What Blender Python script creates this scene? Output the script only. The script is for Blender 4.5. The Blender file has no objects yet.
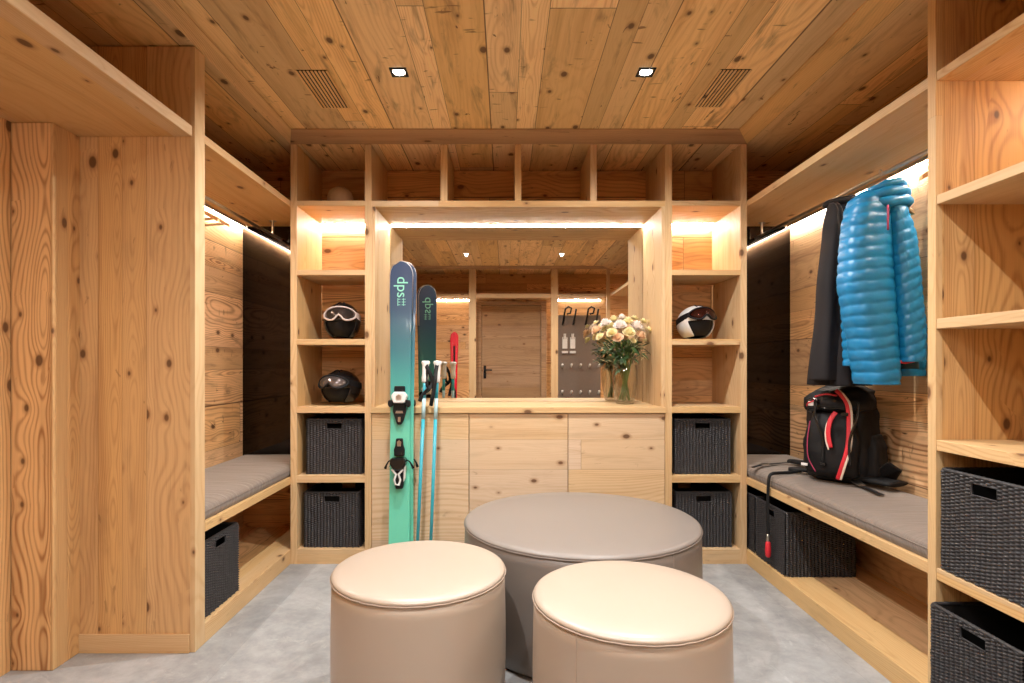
import bpy, bmesh, math, random
from mathutils import Vector, Matrix, noise
random.seed(7)
PI = math.pi
sc = bpy.context.scene
COL = sc.collection
F = 560.0            # focal length in pixels, used to read sizes off the photo
EYE = 1.15
VPX, VPY = 505.0, 365.0
def P(px, py, Y):    # photo pixel at depth Y -> world point
    return Vector(((px-VPX)*Y/F, Y, EYE-(py-VPY)*Y/F))

# ------------------------------------------------------------------ materials
class NB:
    def __init__(s, name):
        s.m = bpy.data.materials.new(name); s.m.use_nodes = True
        s.t = s.m.node_tree; s.t.nodes.clear()
        s.out = s.t.nodes.new('ShaderNodeOutputMaterial')
    def n(s, typ, **kw):
        x = s.t.nodes.new(typ)
        for k, v in kw.items(): setattr(x, k, v)
        return x
    def put(s, sock, v):
        if isinstance(v, bpy.types.NodeSocket): s.t.links.new(v, sock)
        elif v is not None: sock.default_value = v
    def ma(s, op, a, b=None, c=None, clamp=False):
        x = s.n('ShaderNodeMath', operation=op); x.use_clamp = clamp
        s.put(x.inputs[0], a)
        if b is not None: s.put(x.inputs[1], b)
        if c is not None: s.put(x.inputs[2], c)
        return x.outputs[0]
    def comb(s, a, b, c):
        x = s.n('ShaderNodeCombineXYZ')
        s.put(x.inputs[0], a); s.put(x.inputs[1], b); s.put(x.inputs[2], c); return x.outputs[0]
    def noise(s, vec, scale, detail=2, rough=.5, dist=0):
        x = s.n('ShaderNodeTexNoise'); s.put(x.inputs['Vector'], vec)
        x.inputs['Scale'].default_value = scale; x.inputs['Detail'].default_value = detail
        x.inputs['Roughness'].default_value = rough; x.inputs['Distortion'].default_value = dist
        return x.outputs[0]
    def mix(s, fac, a, b, mode='MIX'):
        x = s.n('ShaderNodeMix', data_type='RGBA', blend_type=mode)
        s.put(x.inputs[0], fac); s.put(x.inputs[6], a); s.put(x.inputs[7], b); return x.outputs[2]
    def sm(s, v, a, b, lo=0., hi=1.):
        x = s.n('ShaderNodeMapRange', interpolation_type='SMOOTHSTEP')
        s.put(x.inputs[0], v); x.inputs[1].default_value = a; x.inputs[2].default_value = b
        x.inputs[3].default_value = lo; x.inputs[4].default_value = hi; return x.outputs[0]
    def bsdf(s, col, rough=.5, metal=0., bump=None, bs=.2, bd=.002, **kw):
        x = s.n('ShaderNodeBsdfPrincipled')
        s.put(x.inputs['Base Color'], col); s.put(x.inputs['Roughness'], rough); s.put(x.inputs['Metallic'], metal)
        for k, v in kw.items(): s.put(x.inputs[k.replace('_', ' ')], v)
        if bump is not None:
            b = s.n('ShaderNodeBump'); b.inputs['Strength'].default_value = bs; b.inputs['Distance'].default_value = bd
            s.put(b.inputs['Height'], bump); s.t.links.new(b.outputs[0], x.inputs['Normal'])
        s.t.links.new(x.outputs[0], s.out.inputs[0]); return s.m

def c4(c): return (c[0], c[1], c[2], 1.)

def wood(name, axis, plank=.15, light=(.66, .40, .20), dark=(.36, .17, .065), age=.25, ring=.5, knots=.5,
         seam=.6, length=2.6, tone=.22, rough=.55, offs=0., freq=150., marks=0.):
    b = NB(name)
    tc = b.n('ShaderNodeTexCoord').outputs['Object']
    sp = b.n('ShaderNodeSeparateXYZ'); b.put(sp.inputs[0], tc)
    o = sp.outputs; ax = 'XYZ'.index(axis); others = [o[i] for i in range(3) if i != ax]
    rnd = b.n('ShaderNodeObjectInfo').outputs['Random']
    v = b.ma('ADD', o[ax], b.ma('MULTIPLY', rnd, 3.1))
    u = b.ma('ADD', b.ma('ADD', others[0], others[1]), offs)
    uw = b.ma('ADD', u, b.ma('MULTIPLY', b.ma('SINE', b.ma('MULTIPLY', u, 2*PI/(plank*2.7))), .28*plank))
    q = b.ma('DIVIDE', uw, plank)
    i = b.ma('FLOOR', q); f = b.ma('FRACT', q)
    def wn(a, c):
        x = b.n('ShaderNodeTexWhiteNoise', noise_dimensions='3D'); b.put(x.inputs['Vector'], b.comb(a, c, rnd)); return x.outputs
    ri = wn(i, 3.)[0]
    vj = b.ma('ADD', b.ma('DIVIDE', v, length), b.ma('MULTIPLY', ri, 7.3))
    j = b.ma('FLOOR', vj); fj = b.ma('FRACT', vj)
    w = wn(i, j); r = w[0]
    ws = b.n('ShaderNodeSeparateColor'); b.put(ws.inputs[0], w[1])
    gx = b.ma('ADD', v, b.ma('MULTIPLY', r, 47.))
    gz = b.ma('MULTIPLY', ws.outputs[1], 20.)
    low = b.noise(b.comb(b.ma('MULTIPLY', gx, 1.1), b.ma('MULTIPLY', u, 7.), gz), 1., 2, .55)
    # knots
    vo = b.n('ShaderNodeTexVoronoi', voronoi_dimensions='2D', feature='F1')
    b.put(vo.inputs['Vector'], b.comb(b.ma('MULTIPLY', gx, 5.2), b.ma('MULTIPLY', u, 8.5), gz)); vo.inputs['Scale'].default_value = 1.
    d = vo.outputs['Distance']
    vs = b.n('ShaderNodeSeparateColor'); b.put(vs.inputs[0], vo.outputs['Color'])
    on = b.sm(vs.outputs[0], 1.-knots*.5, 1.-knots*.5+.01)
    d2 = b.ma('SUBTRACT', d, b.ma('MULTIPLY', b.ma('SUBTRACT', vs.outputs[1], .5), .10))
    bumpk = b.ma('MULTIPLY', on, b.ma('EXPONENT', b.ma('MULTIPLY', b.ma('MULTIPLY', d2, d2), -14.)))
    cen = b.ma('ADD', b.ma('MULTIPLY_ADD', ws.outputs[2], .7, .15), b.ma('MULTIPLY', b.ma('SUBTRACT', b.noise(b.comb(b.ma('MULTIPLY', gx, .9), gz, 0.), 1., 1), .5), .5))
    fc = b.ma('MULTIPLY', b.ma('SUBTRACT', f, cen), plank)
    hh = b.ma('MULTIPLY_ADD', b.noise(b.comb(b.ma('MULTIPLY', gx, 1.3), gz, 3.), 1., 2, .5), .16, -.035)
    wob = b.ma('MULTIPLY', b.ma('SUBTRACT', low, .5), .012)
    rr_ = b.ma('ADD', b.ma('SQRT', b.ma('ADD', b.ma('MULTIPLY', fc, fc), b.ma('MULTIPLY', hh, hh))), wob)
    ph = b.ma('ADD', b.ma('MULTIPLY', rr_, freq*5.2), b.ma('MULTIPLY', bumpk, 8.))
    rg = b.ma('MULTIPLY_ADD', b.ma('SINE', ph), .5, .5)
    rg = b.ma('POWER', rg, 2.6)
    rs = b.ma('MULTIPLY', b.ma('MULTIPLY_ADD', b.ma('MULTIPLY', ws.outputs[0], ws.outputs[0]), ring*1.5, ring*.45), b.ma('MULTIPLY_ADD', b.noise(b.comb(b.ma('MULTIPLY', gx, 2.), b.ma('MULTIPLY', u, 24.), gz), 1., 2), 1.6, .1))
    fib = b.noise(b.comb(b.ma('MULTIPLY', gx, 5.), b.ma('MULTIPLY', u, 190.), gz), 1., 2, .6)
    brd = b.noise(b.comb(b.ma('MULTIPLY', gx, .8), b.ma('MULTIPLY', u, 16.), gz), 1., 3, .6)
    fac = b.ma('ADD', b.ma('ADD', b.ma('MULTIPLY', rg, rs), b.ma('MULTIPLY', b.sm(brd, .42, .75), .38)),
               b.ma('MULTIPLY', b.ma('SUBTRACT', fib, .5), .5), clamp=True)
    col = b.mix(fac, c4(light), c4(dark))
    # plank tone
    tn = b.ma('MULTIPLY_ADD', r, tone, 1.-tone*.62)
    tcol = b.n('ShaderNodeCombineColor')
    b.put(tcol.inputs[0], tn); b.put(tcol.inputs[1], b.ma('MULTIPLY', tn, b.ma('MULTIPLY_ADD', ws.outputs[1], .09, .955)))
    b.put(tcol.inputs[2], b.ma('MULTIPLY', tn, b.ma('MULTIPLY_ADD', ws.outputs[1], .34, .80)))
    col = b.mix(1., col, tcol.outputs[0], 'MULTIPLY')
    # old stains
    st = b.noise(b.comb(b.ma('MULTIPLY', gx, 2.3), b.ma('MULTIPLY', u, 14.), gz), 1., 4, .65, .6)
    col = b.mix(b.ma('MULTIPLY', b.sm(st, .52, .74), age), col, (.19, .10, .05, 1))
    cr = b.noise(b.comb(b.ma('MULTIPLY', gx, 7.), b.ma('MULTIPLY', u, 22.), gz), 1., 3, .6, 1.2)
    col = b.mix(b.ma('MULTIPLY', b.sm(cr, .66, .74), age*1.6, clamp=True), col, (.13, .055, .02, 1))
    if marks:
        mk = b.noise(b.comb(b.ma('MULTIPLY', gx, 38.), b.ma('MULTIPLY', u, 9.), gz), 1., 2, .5, .4)
        mg = b.noise(b.comb(b.ma('MULTIPLY', gx, 1.7), b.ma('MULTIPLY', u, 5.), gz), 1., 1)
        col = b.mix(b.ma('MULTIPLY', b.ma('MULTIPLY', b.sm(mk, .66, .72), b.sm(mg, .5, .6)), .75*marks), col, (.16, .07, .025, 1))
    # knot cores
    kc = b.ma('MULTIPLY', on, b.sm(d2, .045, .10, 1., 0.))
    kh = b.ma('MULTIPLY', on, b.sm(d2, .06, .2, .5, 0.))
    col = b.mix(kh, col, (.30, .13, .05, 1)); col = b.mix(b.ma('MULTIPLY', kc, .85), col, (.10, .045, .02, 1))
    e = b.ma('MULTIPLY', b.ma('MINIMUM', f, b.ma('SUBTRACT', 1., f)), plank)
    ej = b.ma('MULTIPLY', b.ma('MINIMUM', fj, b.ma('SUBTRACT', 1., fj)), length)
    se = b.ma('MAXIMUM', b.sm(e, .0006, .0022, 1., 0.), b.sm(ej, .0008, .0024, 1., 0.))
    se = b.ma('MULTIPLY', se, seam)
    col = b.mix(se, col, (.10, .045, .018, 1))
    h = b.ma('SUBTRACT', b.ma('SUBTRACT', b.ma('MULTIPLY', fac, -.25), b.ma('MULTIPLY', kc, .3)), b.ma('MULTIPLY', se, 1.5))
    return b.bsdf(col, rough, bump=h, bs=.35, bd=.002, Specular_IOR_Level=.3)

def simple(name, col, rough=.5, metal=0., nscale=40., namt=.12, bump=.1, **kw):
    b = NB(name)
    tc = b.n('ShaderNodeTexCoord').outputs['Object']
    nz = b.noise(tc, nscale, 3)
    c = b.mix(nz, c4([x*(1-namt) for x in col]), c4([min(1, x*(1+namt)) for x in col]))
    return b.bsdf(c, rough, metal, bump=nz, bs=bump, bd=.001, **kw)
def emit(name, col, s):
    b = NB(name); e = b.n('ShaderNodeEmission'); e.inputs[0].default_value = c4(col); e.inputs[1].default_value = s
    b.t.links.new(e.outputs[0], b.out.inputs[0]); return b.m

LIT = (.66, .46, .25)
M = {}
M['ceil'] = wood('ceiling_planks', 'Y', .155, (.95, .66, .325), (.50, .25, .09), age=.6, ring=.24, knots=.5, seam=.9, length=4.2, tone=.46, marks=1., rough=.6, freq=110)
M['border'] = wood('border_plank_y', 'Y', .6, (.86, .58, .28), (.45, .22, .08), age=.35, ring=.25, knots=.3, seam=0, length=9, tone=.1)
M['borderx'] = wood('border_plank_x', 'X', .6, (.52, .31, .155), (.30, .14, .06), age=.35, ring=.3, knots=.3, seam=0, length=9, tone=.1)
M['wallY'] = wood('wall_planks_y', 'Y', .21, (.82, .52, .27), (.25, .095, .032), age=.6, ring=.42, knots=.35, seam=.9, length=5.4, tone=.5, rough=.5, marks=.7, freq=130)
M['wallX'] = wood('wall_planks_x', 'X', .16, (.82, .50, .24), (.29, .11, .035), age=.4, ring=.5, knots=.4, seam=.8, length=2.4, tone=.36, freq=130)
M['vert'] = wood('vertical_planks', 'Z', .135, (.65, .405, .185), (.31, .13, .045), age=.24, ring=.26, knots=.6, seam=.35, length=70., tone=.26, freq=150, offs=.03)
M['vert2'] = wood('vertical_planks_dark_grain', 'Z', .12, (.68, .42, .19), (.30, .13, .045), age=.15, ring=.42, knots=.8, seam=.3, length=70., tone=.3, freq=150, offs=.22)
M['bX'] = wood('larch_board_x', 'X', .33, LIT, (.48, .25, .095), age=.16, ring=.34, knots=.4, seam=.1, length=9, tone=.1, freq=110)
M['bY'] = wood('larch_board_y', 'Y', .33, LIT, (.48, .25, .095), age=.16, ring=.34, knots=.4, seam=.1, length=9, tone=.1, freq=110)
M['bZ'] = wood('larch_board_z', 'Z', .25, LIT, (.48, .25, .095), age=.12, ring=.34, knots=.3, seam=.1, length=9, tone=.1, freq=110)
M['deck'] = wood('deck_boards', 'Y', .19, (.76, .49, .25), (.38, .18, .065), age=.3, ring=.3, knots=.35, seam=.5, length=9, tone=.16)
M['door'] = wood('cabinet_front', 'X', .27, (.69, .515, .345), (.46, .27, .13), age=.16, ring=.3, knots=.75, seam=.4, length=6, tone=.1, freq=90, offs=.06)
M['olddoor'] = wood('old_door_planks', 'X', .3, (.40, .25, .14), (.22, .11, .05), age=.4, ring=.4, knots=.4, seam=.5, length=6, tone=.2, freq=90)

def floor_mat():
    b = NB('grey_stone_floor')
    tc = b.n('ShaderNodeTexCoord').outputs['Object']
    a = b.noise(tc, 2.2, 6, .62, .8); c = b.noise(tc, 14., 5, .7, .3); g = b.noise(tc, 120., 2)
    t = b.ma('ADD', b.ma('MULTIPLY', a, .65), b.ma('MULTIPLY', c, .35))
    col = b.mix(b.sm(t, .34, .66), (.235, .245, .25, 1), (.42, .43, .435, 1))
    vn = b.noise(tc, 5., 5, .7, 2.2)
    col = b.mix(b.ma('MULTIPLY', b.sm(vn, .56, .70), .35), col, (.58, .59, .59, 1))
    col = b.mix(b.ma('MULTIPLY', g, .25), col, (.28, .28, .28, 1))
    sp = b.n('ShaderNodeSeparateXYZ'); b.put(sp.inputs[0], tc)
    def seam(s, w, o):
        f = b.ma('FRACT', b.ma('DIVIDE', b.ma('ADD', s, o), w))
        return b.sm(b.ma('MULTIPLY', b.ma('MINIMUM', f, b.ma('SUBTRACT', 1., f)), w), .0008, .002, 1., 0.)
    s = b.ma('MAXIMUM', seam(sp.outputs[0], 1.2, 10.68), seam(sp.outputs[1], 1.2, 10.3))
    col = b.mix(b.ma('MULTIPLY', s, .35), col, (.2, .2, .2, 1))
    return b.bsdf(col, .5, bump=t, bs=.08, bd=.002, Specular_IOR_Level=.35)
M['floor'] = floor_mat()
def leather(name, col, sheen):
    b = NB(name)
    tc = b.n('ShaderNodeTexCoord').outputs['Object']
    vo = b.n('ShaderNodeTexVoronoi', feature='DISTANCE_TO_EDGE'); b.put(vo.inputs['Vector'], tc); vo.inputs['Scale'].default_value = 420.
    nz = b.noise(tc, 3.5, 3)
    c = b.mix(nz, c4([x*.93 for x in col]), c4([x*1.05 for x in col]))
    h = b.ma('ADD', b.ma('MULTIPLY', b.sm(vo.outputs[0], 0., .12), .3), b.ma('MULTIPLY', nz, 2.))
    return b.bsdf(c, .4, bump=h, bs=.14, bd=.0015, Specular_IOR_Level=sheen, Coat_Weight=.15, Coat_Roughness=.3)
M['beige'] = leather('pearl_beige_leather', (.42, .345, .275), 1.)
M['taupe'] = leather('taupe_grey_leather', (.215, .19, .172), .55)
M['beigeseam'] = simple('beige_piping', (.46, .37, .30), .5)
M['taupeseam'] = simple('taupe_piping', (.28, .24, .215), .5)
def cushion_mat():
    b = NB('taupe_fabric')
    tc = b.n('ShaderNodeTexCoord').outputs['Object']
    sp = b.n('ShaderNodeSeparateXYZ'); b.put(sp.inputs[0], tc)
    wr = b.noise(b.comb(b.ma('MULTIPLY', sp.outputs[0], 2.), b.ma('MULTIPLY', sp.outputs[1], 16.), sp.outputs[2]), 1.6, 3, .5, .7)
    fi = b.noise(tc, 500., 2)
    c = b.mix(fi, (.145, .115, .095, 1), (.215, .175, .145, 1))
    h = b.ma('ADD', wr, b.ma('MULTIPLY', fi, .05))
    return b.bsdf(c, .8, bump=h, bs=.5, bd=.012, Sheen_Weight=.2)
M['cushion'] = cushion_mat()
def wicker_mat():
    b = NB('charcoal_wicker')
    tc = b.n('ShaderNodeTexCoord').outputs['Object']
    nz = b.noise(tc, 90., 3)
    c = b.mix(nz, (.007, .007, .008, 1), (.045, .043, .048, 1))
    return b.bsdf(c, .55, bump=nz, bs=.3, bd=.001)
M['wicker'] = wicker_mat()
M['liner'] = simple('black_basket_inside', (.012, .012, .013), .8)
M['chrome'] = simple('brushed_steel', (.55, .53, .50), .3, 1., namt=.03)
M['led'] = emit('led_strip_light', (1., .905, .79), 185.)
M['led_dim'] = emit('led_strip_light_soft', (1., .905, .79), 120.)
M['led_mid'] = emit('led_strip_light_low', (1., .89, .76), 70.)
M['lampdisc'] = emit('downlight_lens', (1., .95, .9), 25.)
M['black'] = simple('matt_black', (.008, .008, .009), .6, Specular_IOR_Level=.2)
M['blackgloss'] = simple('gloss_black', (.008, .008, .009), .12, namt=.05, bump=.01)
M['darkfab'] = simple('black_nylon', (.008, .008, .009), .6, nscale=60, bump=.5, Specular_IOR_Level=.25)
M['jackblack'] = simple('charcoal_jacket_cloth', (.013, .011, .012), .75, nscale=25, bump=.25, Specular_IOR_Level=.25)
M['white'] = simple('white_plastic', (.75, .75, .73), .35)
M['cream'] = simple('cream_strap', (.70, .60, .50), .6)
M['red'] = simple('red_webbing', (.62, .02, .035), .5)
M['pink'] = simple('dark_pink_cord', (.35, .03, .09), .5)
M['blue'] = simple('cyan_down_nylon', (.006, .19, .41), .40, nscale=26, namt=.2, bump=.8)
M['bluedark'] = simple('jacket_lining', (.012, .05, .075), .6)
M['teal'] = simple('pole_shaft_teal', (.03, .36, .46), .3)
M['ltteal'] = simple('pole_shaft_pale', (.42, .62, .66), .3)
M['redski'] = simple('red_ski_top', (.75, .015, .04), .25)
M['mint'] = simple('mint_lettering', (.25, .62, .48), .4)
M['hanger'] = simple('beech_hanger', (.60, .33, .13), .4)
M['bowl'] = simple('pale_wood_bowl', (.50, .36, .22), .6)
M['visor'] = simple('smoky_goggle_lens', (.055, .046, .044), .06, .6, namt=.02, bump=0)
M['visorgrey'] = simple('silver_goggle_lens', (.17, .15, .15), .08, .7, namt=.02, bump=0)
M['visorred'] = simple('bronze_red_goggle_lens', (.045, .010, .006), .08, .6, namt=.1, bump=0)
M['padding'] = simple('goggle_frame_white', (.60, .50, .46), .5)
M['peg'] = simple('brown_grey_pegboard', (.17, .13, .105), .45)
def mirror_mat(name, col, r):
    b = NB(name); tc = b.n('ShaderNodeTexCoord').outputs['Object']; nz = b.noise(tc, 2., 1)
    return b.bsdf(b.mix(nz, c4(col), c4([x*1.02 for x in col])), r, 1.)
M['mirror'] = mirror_mat('silvered_mirror', (.78, .75, .70), .012)
M['blackmirror'] = mirror_mat('black_tinted_mirror', (.036, .030, .027), .06)
def glass_mat(name, col):
    b = NB(name); tc = b.n('ShaderNodeTexCoord').outputs['Object']; nz = b.noise(tc, 3., 1)
    tr = b.n('ShaderNodeBsdfTransparent'); b.put(tr.inputs[0], b.mix(nz, c4(col), c4([k*.99 for k in col])))
    gl = b.n('ShaderNodeBsdfGlossy'); gl.inputs['Roughness'].default_value = .03
    fr = b.n('ShaderNodeLayerWeight'); fr.inputs[0].default_value = .5
    mx = b.n('ShaderNodeMixShader'); b.put(mx.inputs[0], b.ma('MULTIPLY_ADD', b.ma('POWER', fr.outputs[1], 2.), .7, .07, clamp=True))
    b.t.links.new(tr.outputs[0], mx.inputs[1]); b.t.links.new(gl.outputs[0], mx.inputs[2])
    b.t.links.new(mx.outputs[0], b.out.inputs[0]); return b.m
M['glass'] = glass_mat('vase_glass', (.90, .89, .85))
M['stem'] = simple('green_stem', (.14, .26, .06), .5)
M['leaf'] = simple('dark_green_leaf', (.035, .085, .022), .5, nscale=12, namt=.5)
M['leaf2'] = simple('grey_green_leaf', (.10, .17, .09), .55, nscale=12, namt=.3)
for k, c in dict(fw=(.90, .84, .80), fy=(.88, .80, .50), fp=(.88, .66, .46), fo=(.82, .55, .22)).items():
    M[k] = simple('petal_'+k, c, .6, nscale=30, namt=.08)
def ski_mat():
    b = NB('navy_to_mint_ski_top')
    tc = b.n('ShaderNodeTexCoord').outputs['Object']
    sp = b.n('ShaderNodeSeparateXYZ'); b.put(sp.inputs[0], tc)
    r = b.n('ShaderNodeValToRGB'); b.put(r.inputs[0], b.ma('DIVIDE', sp.outputs[2], 1.75))
    e = r.color_ramp.elements
    e[0].position = 0; e[0].color = (.13, .62, .43, 1); e[1].position = 1; e[1].color = (.025, .045, .10, 1)
    for p_, c_ in ((.42, (.14, .58, .42, 1)), (.58, (.06, .35, .32, 1)), (.70, (.03, .16, .20, 1)), (.84, (.022, .055, .11, 1))):
        q = e.new(p_); q.color = c_
    return b.bsdf(r.outputs[0], .3, Coat_Weight=.3, Coat_Roughness=.1)
M['ski'] = ski_mat()

# ------------------------------------------------------------------ mesh helpers
class MB:
    def __init__(s): s.v = []; s.f = []
    def add(s, v, f):
        o = len(s.v); s.v += [tuple(a) for a in v]; s.f += [tuple(i+o for i in q) for q in f]; return s
    def box(s, x0, x1, y0, y1, z0, z1):
        v = [(x, y, z) for z in (z0, z1) for y in (y0, y1) for x in (x0, x1)]
        return s.add(v, [(0, 2, 3, 1), (4, 5, 7, 6), (0, 1, 5, 4), (2, 6, 7, 3), (0, 4, 6, 2), (1, 3, 7, 5)])
    def loft(s, rings, caps=True, closed=True):
        n = len(rings[0]); v = [p for r in rings for p in r]; f = []
        for k in range(len(rings)-1):
            for i in range(n if closed else n-1):
                j = (i+1) % n
                f.append((k*n+i, k*n+j, (k+1)*n+j, (k+1)*n+i))
        if caps and closed:
            f.append(tuple(range(n-1, -1, -1))); f.append(tuple((len(rings)-1)*n+i for i in range(n)))
        return s.add(v, f)
    def lathe(s, prof, n=48, c=(0, 0, 0), caps=True):
        rings = [[(c[0]+r*math.cos(2*PI*i/n), c[1]+r*math.sin(2*PI*i/n), c[2]+z) for i in range(n)] for r, z in prof]
        return s.loft(rings, caps)
    def tube(s, pts, r, n=8, caps=True, closed=False, flat=None, up=None):
        pts = [Vector(p) for p in pts]; rings = []; N = len(pts); prev = None
        for k, p in enumerate(pts):
            if closed: t = pts[(k+1) % N]-pts[k-1]
            else: t = pts[min(k+1, N-1)]-pts[max(k-1, 0)]
            t.normalize()
            if up is not None: a = Vector(up)
            elif prev is None: a = Vector((0, 0, 1)) if abs(t.z) < .9 else Vector((1, 0, 0))
            else: a = prev
            a = (a-t*a.dot(t))
            if a.length < 1e-5: a = t.orthogonal()
            a.normalize(); prev = a; bb = t.cross(a)
            rr = r[k] if isinstance(r, (list, tuple)) else r
            fl = flat if flat else 1.
            rings.append([p+a*(rr*fl*math.cos(2*PI*i/n))+bb*(rr*math.sin(2*PI*i/n)) for i in range(n)])
        if closed: rings.append(rings[0]); return s.loft(rings, False)
        return s.loft(rings, caps)
    def sphere(s, c, r, n=12, m=8):
        r = r if isinstance(r, (tuple, list)) else (r, r, r)
        rings = []
        for k in range(m+1):
            a = -PI/2+PI*k/m; cr = max(math.cos(a), .001)
            rings.append([(c[0]+r[0]*cr*math.cos(2*PI*i/n), c[1]+r[1]*cr*math.sin(2*PI*i/n), c[2]+r[2]*math.sin(a)) for i in range(n)])
        return s.loft(rings)
    def prism(s, poly, a, b, plane='XZ'):      # polygon in a plane, extruded along the third axis from a to b
        def p3(u, w, t): return {'XZ': (u, t, w), 'XY': (u, w, t), 'YZ': (t, u, w)}[plane]
        n = len(poly); v = [p3(u, w, a) for u, w in poly]+[p3(u, w, b) for u, w in poly]
        f = [tuple(range(n)), tuple(range(2*n-1, n-1, -1))]+[(i, i+n, (i+1) % n+n, (i+1) % n) for i in range(n)]
        return s.add(v, f)
    def xf(s, mat):
        s.v = [tuple(mat @ Vector(p)) for p in s.v]; return s

def obj(name, mb, mat, parent=None, bev=0., smooth=False, sub=0, at=None, label=None, mats=None):
    me = bpy.data.meshes.new(name); off = Vector((0, 0, 0))
    if parent is not None and parent.get('_world'):
        off = Vector(parent.location)
        q = parent.parent
        if q is not None: off = off+Vector(q.location)
    vs = mb.v
    if off.length > 0: vs = [(p[0]-off.x, p[1]-off.y, p[2]-off.z) for p in vs]
    me.from_pydata(vs, [], mb.f)
    bm = bmesh.new(); bm.from_mesh(me); bmesh.ops.recalc_face_normals(bm, faces=bm.faces); bm.to_mesh(me); bm.free()
    me.materials.append(M[mat] if isinstance(mat, str) else mat)
    for p in me.polygons: p.use_smooth = smooth
    o = bpy.data.objects.new(name, me); COL.objects.link(o)
    if parent is not None: o.parent = parent
    if at is not None: o.location = at
    if bev:
        m = o.modifiers.new('b', 'BEVEL'); m.width = bev; m.segments = 2; m.limit_method = 'ANGLE'; m.angle_limit = .6
    if sub:
        m = o.modifiers.new('s', 'SUBSURF'); m.levels = sub; m.render_levels = sub
    if label: o['label'] = label
    if parent is not None and parent.get('_world'): o['_world'] = 1
    return o
def thing(name, label, cat, loc=(0, 0, 0), rz=0., group=None, world=True):
    """world=True: parts are written in world coordinates"""
    o = bpy.data.objects.new(name, None); o.empty_display_size = .1; COL.objects.link(o)
    o.location = loc; o.rotation_euler = (0, 0, rz); o['label'] = label; o['category'] = cat
    if group: o['group'] = group
    if world: o['_world'] = 1
    return o
def tag(o, label, cat, group=None, kind=None):
    o['label'] = label; o['category'] = cat
    if group: o['group'] = group
    if kind: o['kind'] = kind
    return o
def struct(name, mb, mat, label, cat='wall', parent=None, **kw):
    o = obj(name, mb, mat, parent, **kw)
    if parent is None: o['kind'] = 'structure'; o['label'] = label; o['category'] = cat
    return o
def dup(root, loc, rz=0., label=None, group=None):
    r = root.copy(); COL.objects.link(r); r.location = loc; r.rotation_euler = (0, 0, rz)
    if label: r['label'] = label
    if group: r['group'] = group
    for ch in list(root.children):
        c = ch.copy(); COL.objects.link(c); c.parent = r
        for g in ch.children:
            d = g.copy(); COL.objects.link(d); d.parent = c
    return r
def B(*a): return MB().box(*a)

# ------------------------------------------------------------------ room measures
XL, XR = -1.24, 1.398          # front planes of the side furniture
WL, WR = -1.73, 1.88           # alcove side walls
D, YB = 3.236, 3.70            # front plane of back unit, back wall
CZ = 2.43
ZA0, ZA1 = 2.070, 2.100
YF = -.55                      # entrance wall behind the camera
YP = -.10                      # plane of the entrance posts

struct('floor', B(-2., 2., YF-.05, 3.8, -.05, 0.), 'floor', 'grey mottled stone floor of the ski room', 'floor')
struct('ceiling', B(-2., 2., YF-.05, 3.8, CZ+.002, CZ+.05), 'ceil', 'knotty reclaimed plank ceiling', 'ceiling')
struct('wall_back', B(-2., 2., YB, YB+.05, 0, CZ), 'wallX', 'horizontal reclaimed plank wall behind the shelving')
struct('wall_left', B(WL-.05, WL, 2.315, YB, 0, CZ), 'wallY', 'horizontal plank wall of the left bench alcove')
struct('wall_right', B(WR, WR+.05, YF, YB, 0, CZ), 'wallY', 'horizontal plank wall of the right bench alcove')
struct('wall_left_near', B(-1.91, -1.86, YF, 2.24, 0, CZ), 'vert2', 'vertical plank wall beside the left corner post')
struct('wall_front', B(-2., 2., YF-.05, YF, 0, CZ), 'wallX', 'plank wall with the entrance door, seen in the mirror')
XA, XB_, YA = -1.16, 1.27, 3.035
def ring_trim(name, poly, mat, lab): struct(name, MB().prism(poly, CZ-.004, CZ+.001, 'XY'), mat, lab, 'trim')
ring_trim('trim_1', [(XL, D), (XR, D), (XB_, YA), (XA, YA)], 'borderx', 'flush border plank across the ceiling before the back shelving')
ring_trim('trim_2', [(XL, YP), (XL, D-.001), (XA, YA-.001), (XA, .12)], 'border', 'flush border plank along the left ceiling edge')
ring_trim('trim_3', [(XR, YP), (XR, D-.001), (XB_, YA-.001), (XB_, .12)], 'border', 'flush border plank along the right ceiling edge')
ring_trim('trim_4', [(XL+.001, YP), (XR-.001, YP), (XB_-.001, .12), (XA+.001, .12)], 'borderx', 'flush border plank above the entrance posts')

# ------------------------------------------------------------------ lamps of the room
def downlight(x, y, label, power):
    t = thing('ceiling_downlight', label, 'ceiling light', (x, y, CZ), group='square recessed ceiling downlights')
    h = .037
    m = MB(); m.box(x-h, x+h, y-h, y-.026, CZ-.004, CZ); m.box(x-h, x+h, y+.026, y+h, CZ-.004, CZ)
    m.box(x-h, x-.026, y-.026, y+.026, CZ-.004, CZ); m.box(x+.026, x+h, y-.026, y+.026, CZ-.004, CZ)
    obj('bezel', m, 'black', t)
    obj('lens', MB().lathe([(.024, CZ-.003), (.026, CZ-.001)], 24, (x, y, 0)), 'lampdisc', t)
    l = bpy.data.lights.new('downlight_beam', 'SPOT'); l.energy = power; l.color = (1., .975, .95)
    l.spot_size = math.radians(165); l.spot_blend = 1.; l.shadow_soft_size = .012
    o = bpy.data.objects.new('downlight_beam', l); COL.objects.link(o); o.location = (x, y, CZ-.013)
    return t
LP = 82.
downlight(-.463, 2.446, 'small square downlight left in the ceiling, nearest the left vent', LP)
downlight(.615, 2.446, 'small square downlight right in the ceiling, nearest the right vent', LP)
downlight(-.445, .90, 'small downlight seen in the mirror, above the reflected plank wall', LP)
downlight(.653, .90, 'small downlight seen in the mirror, above the reflected pegboard', LP)

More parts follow.
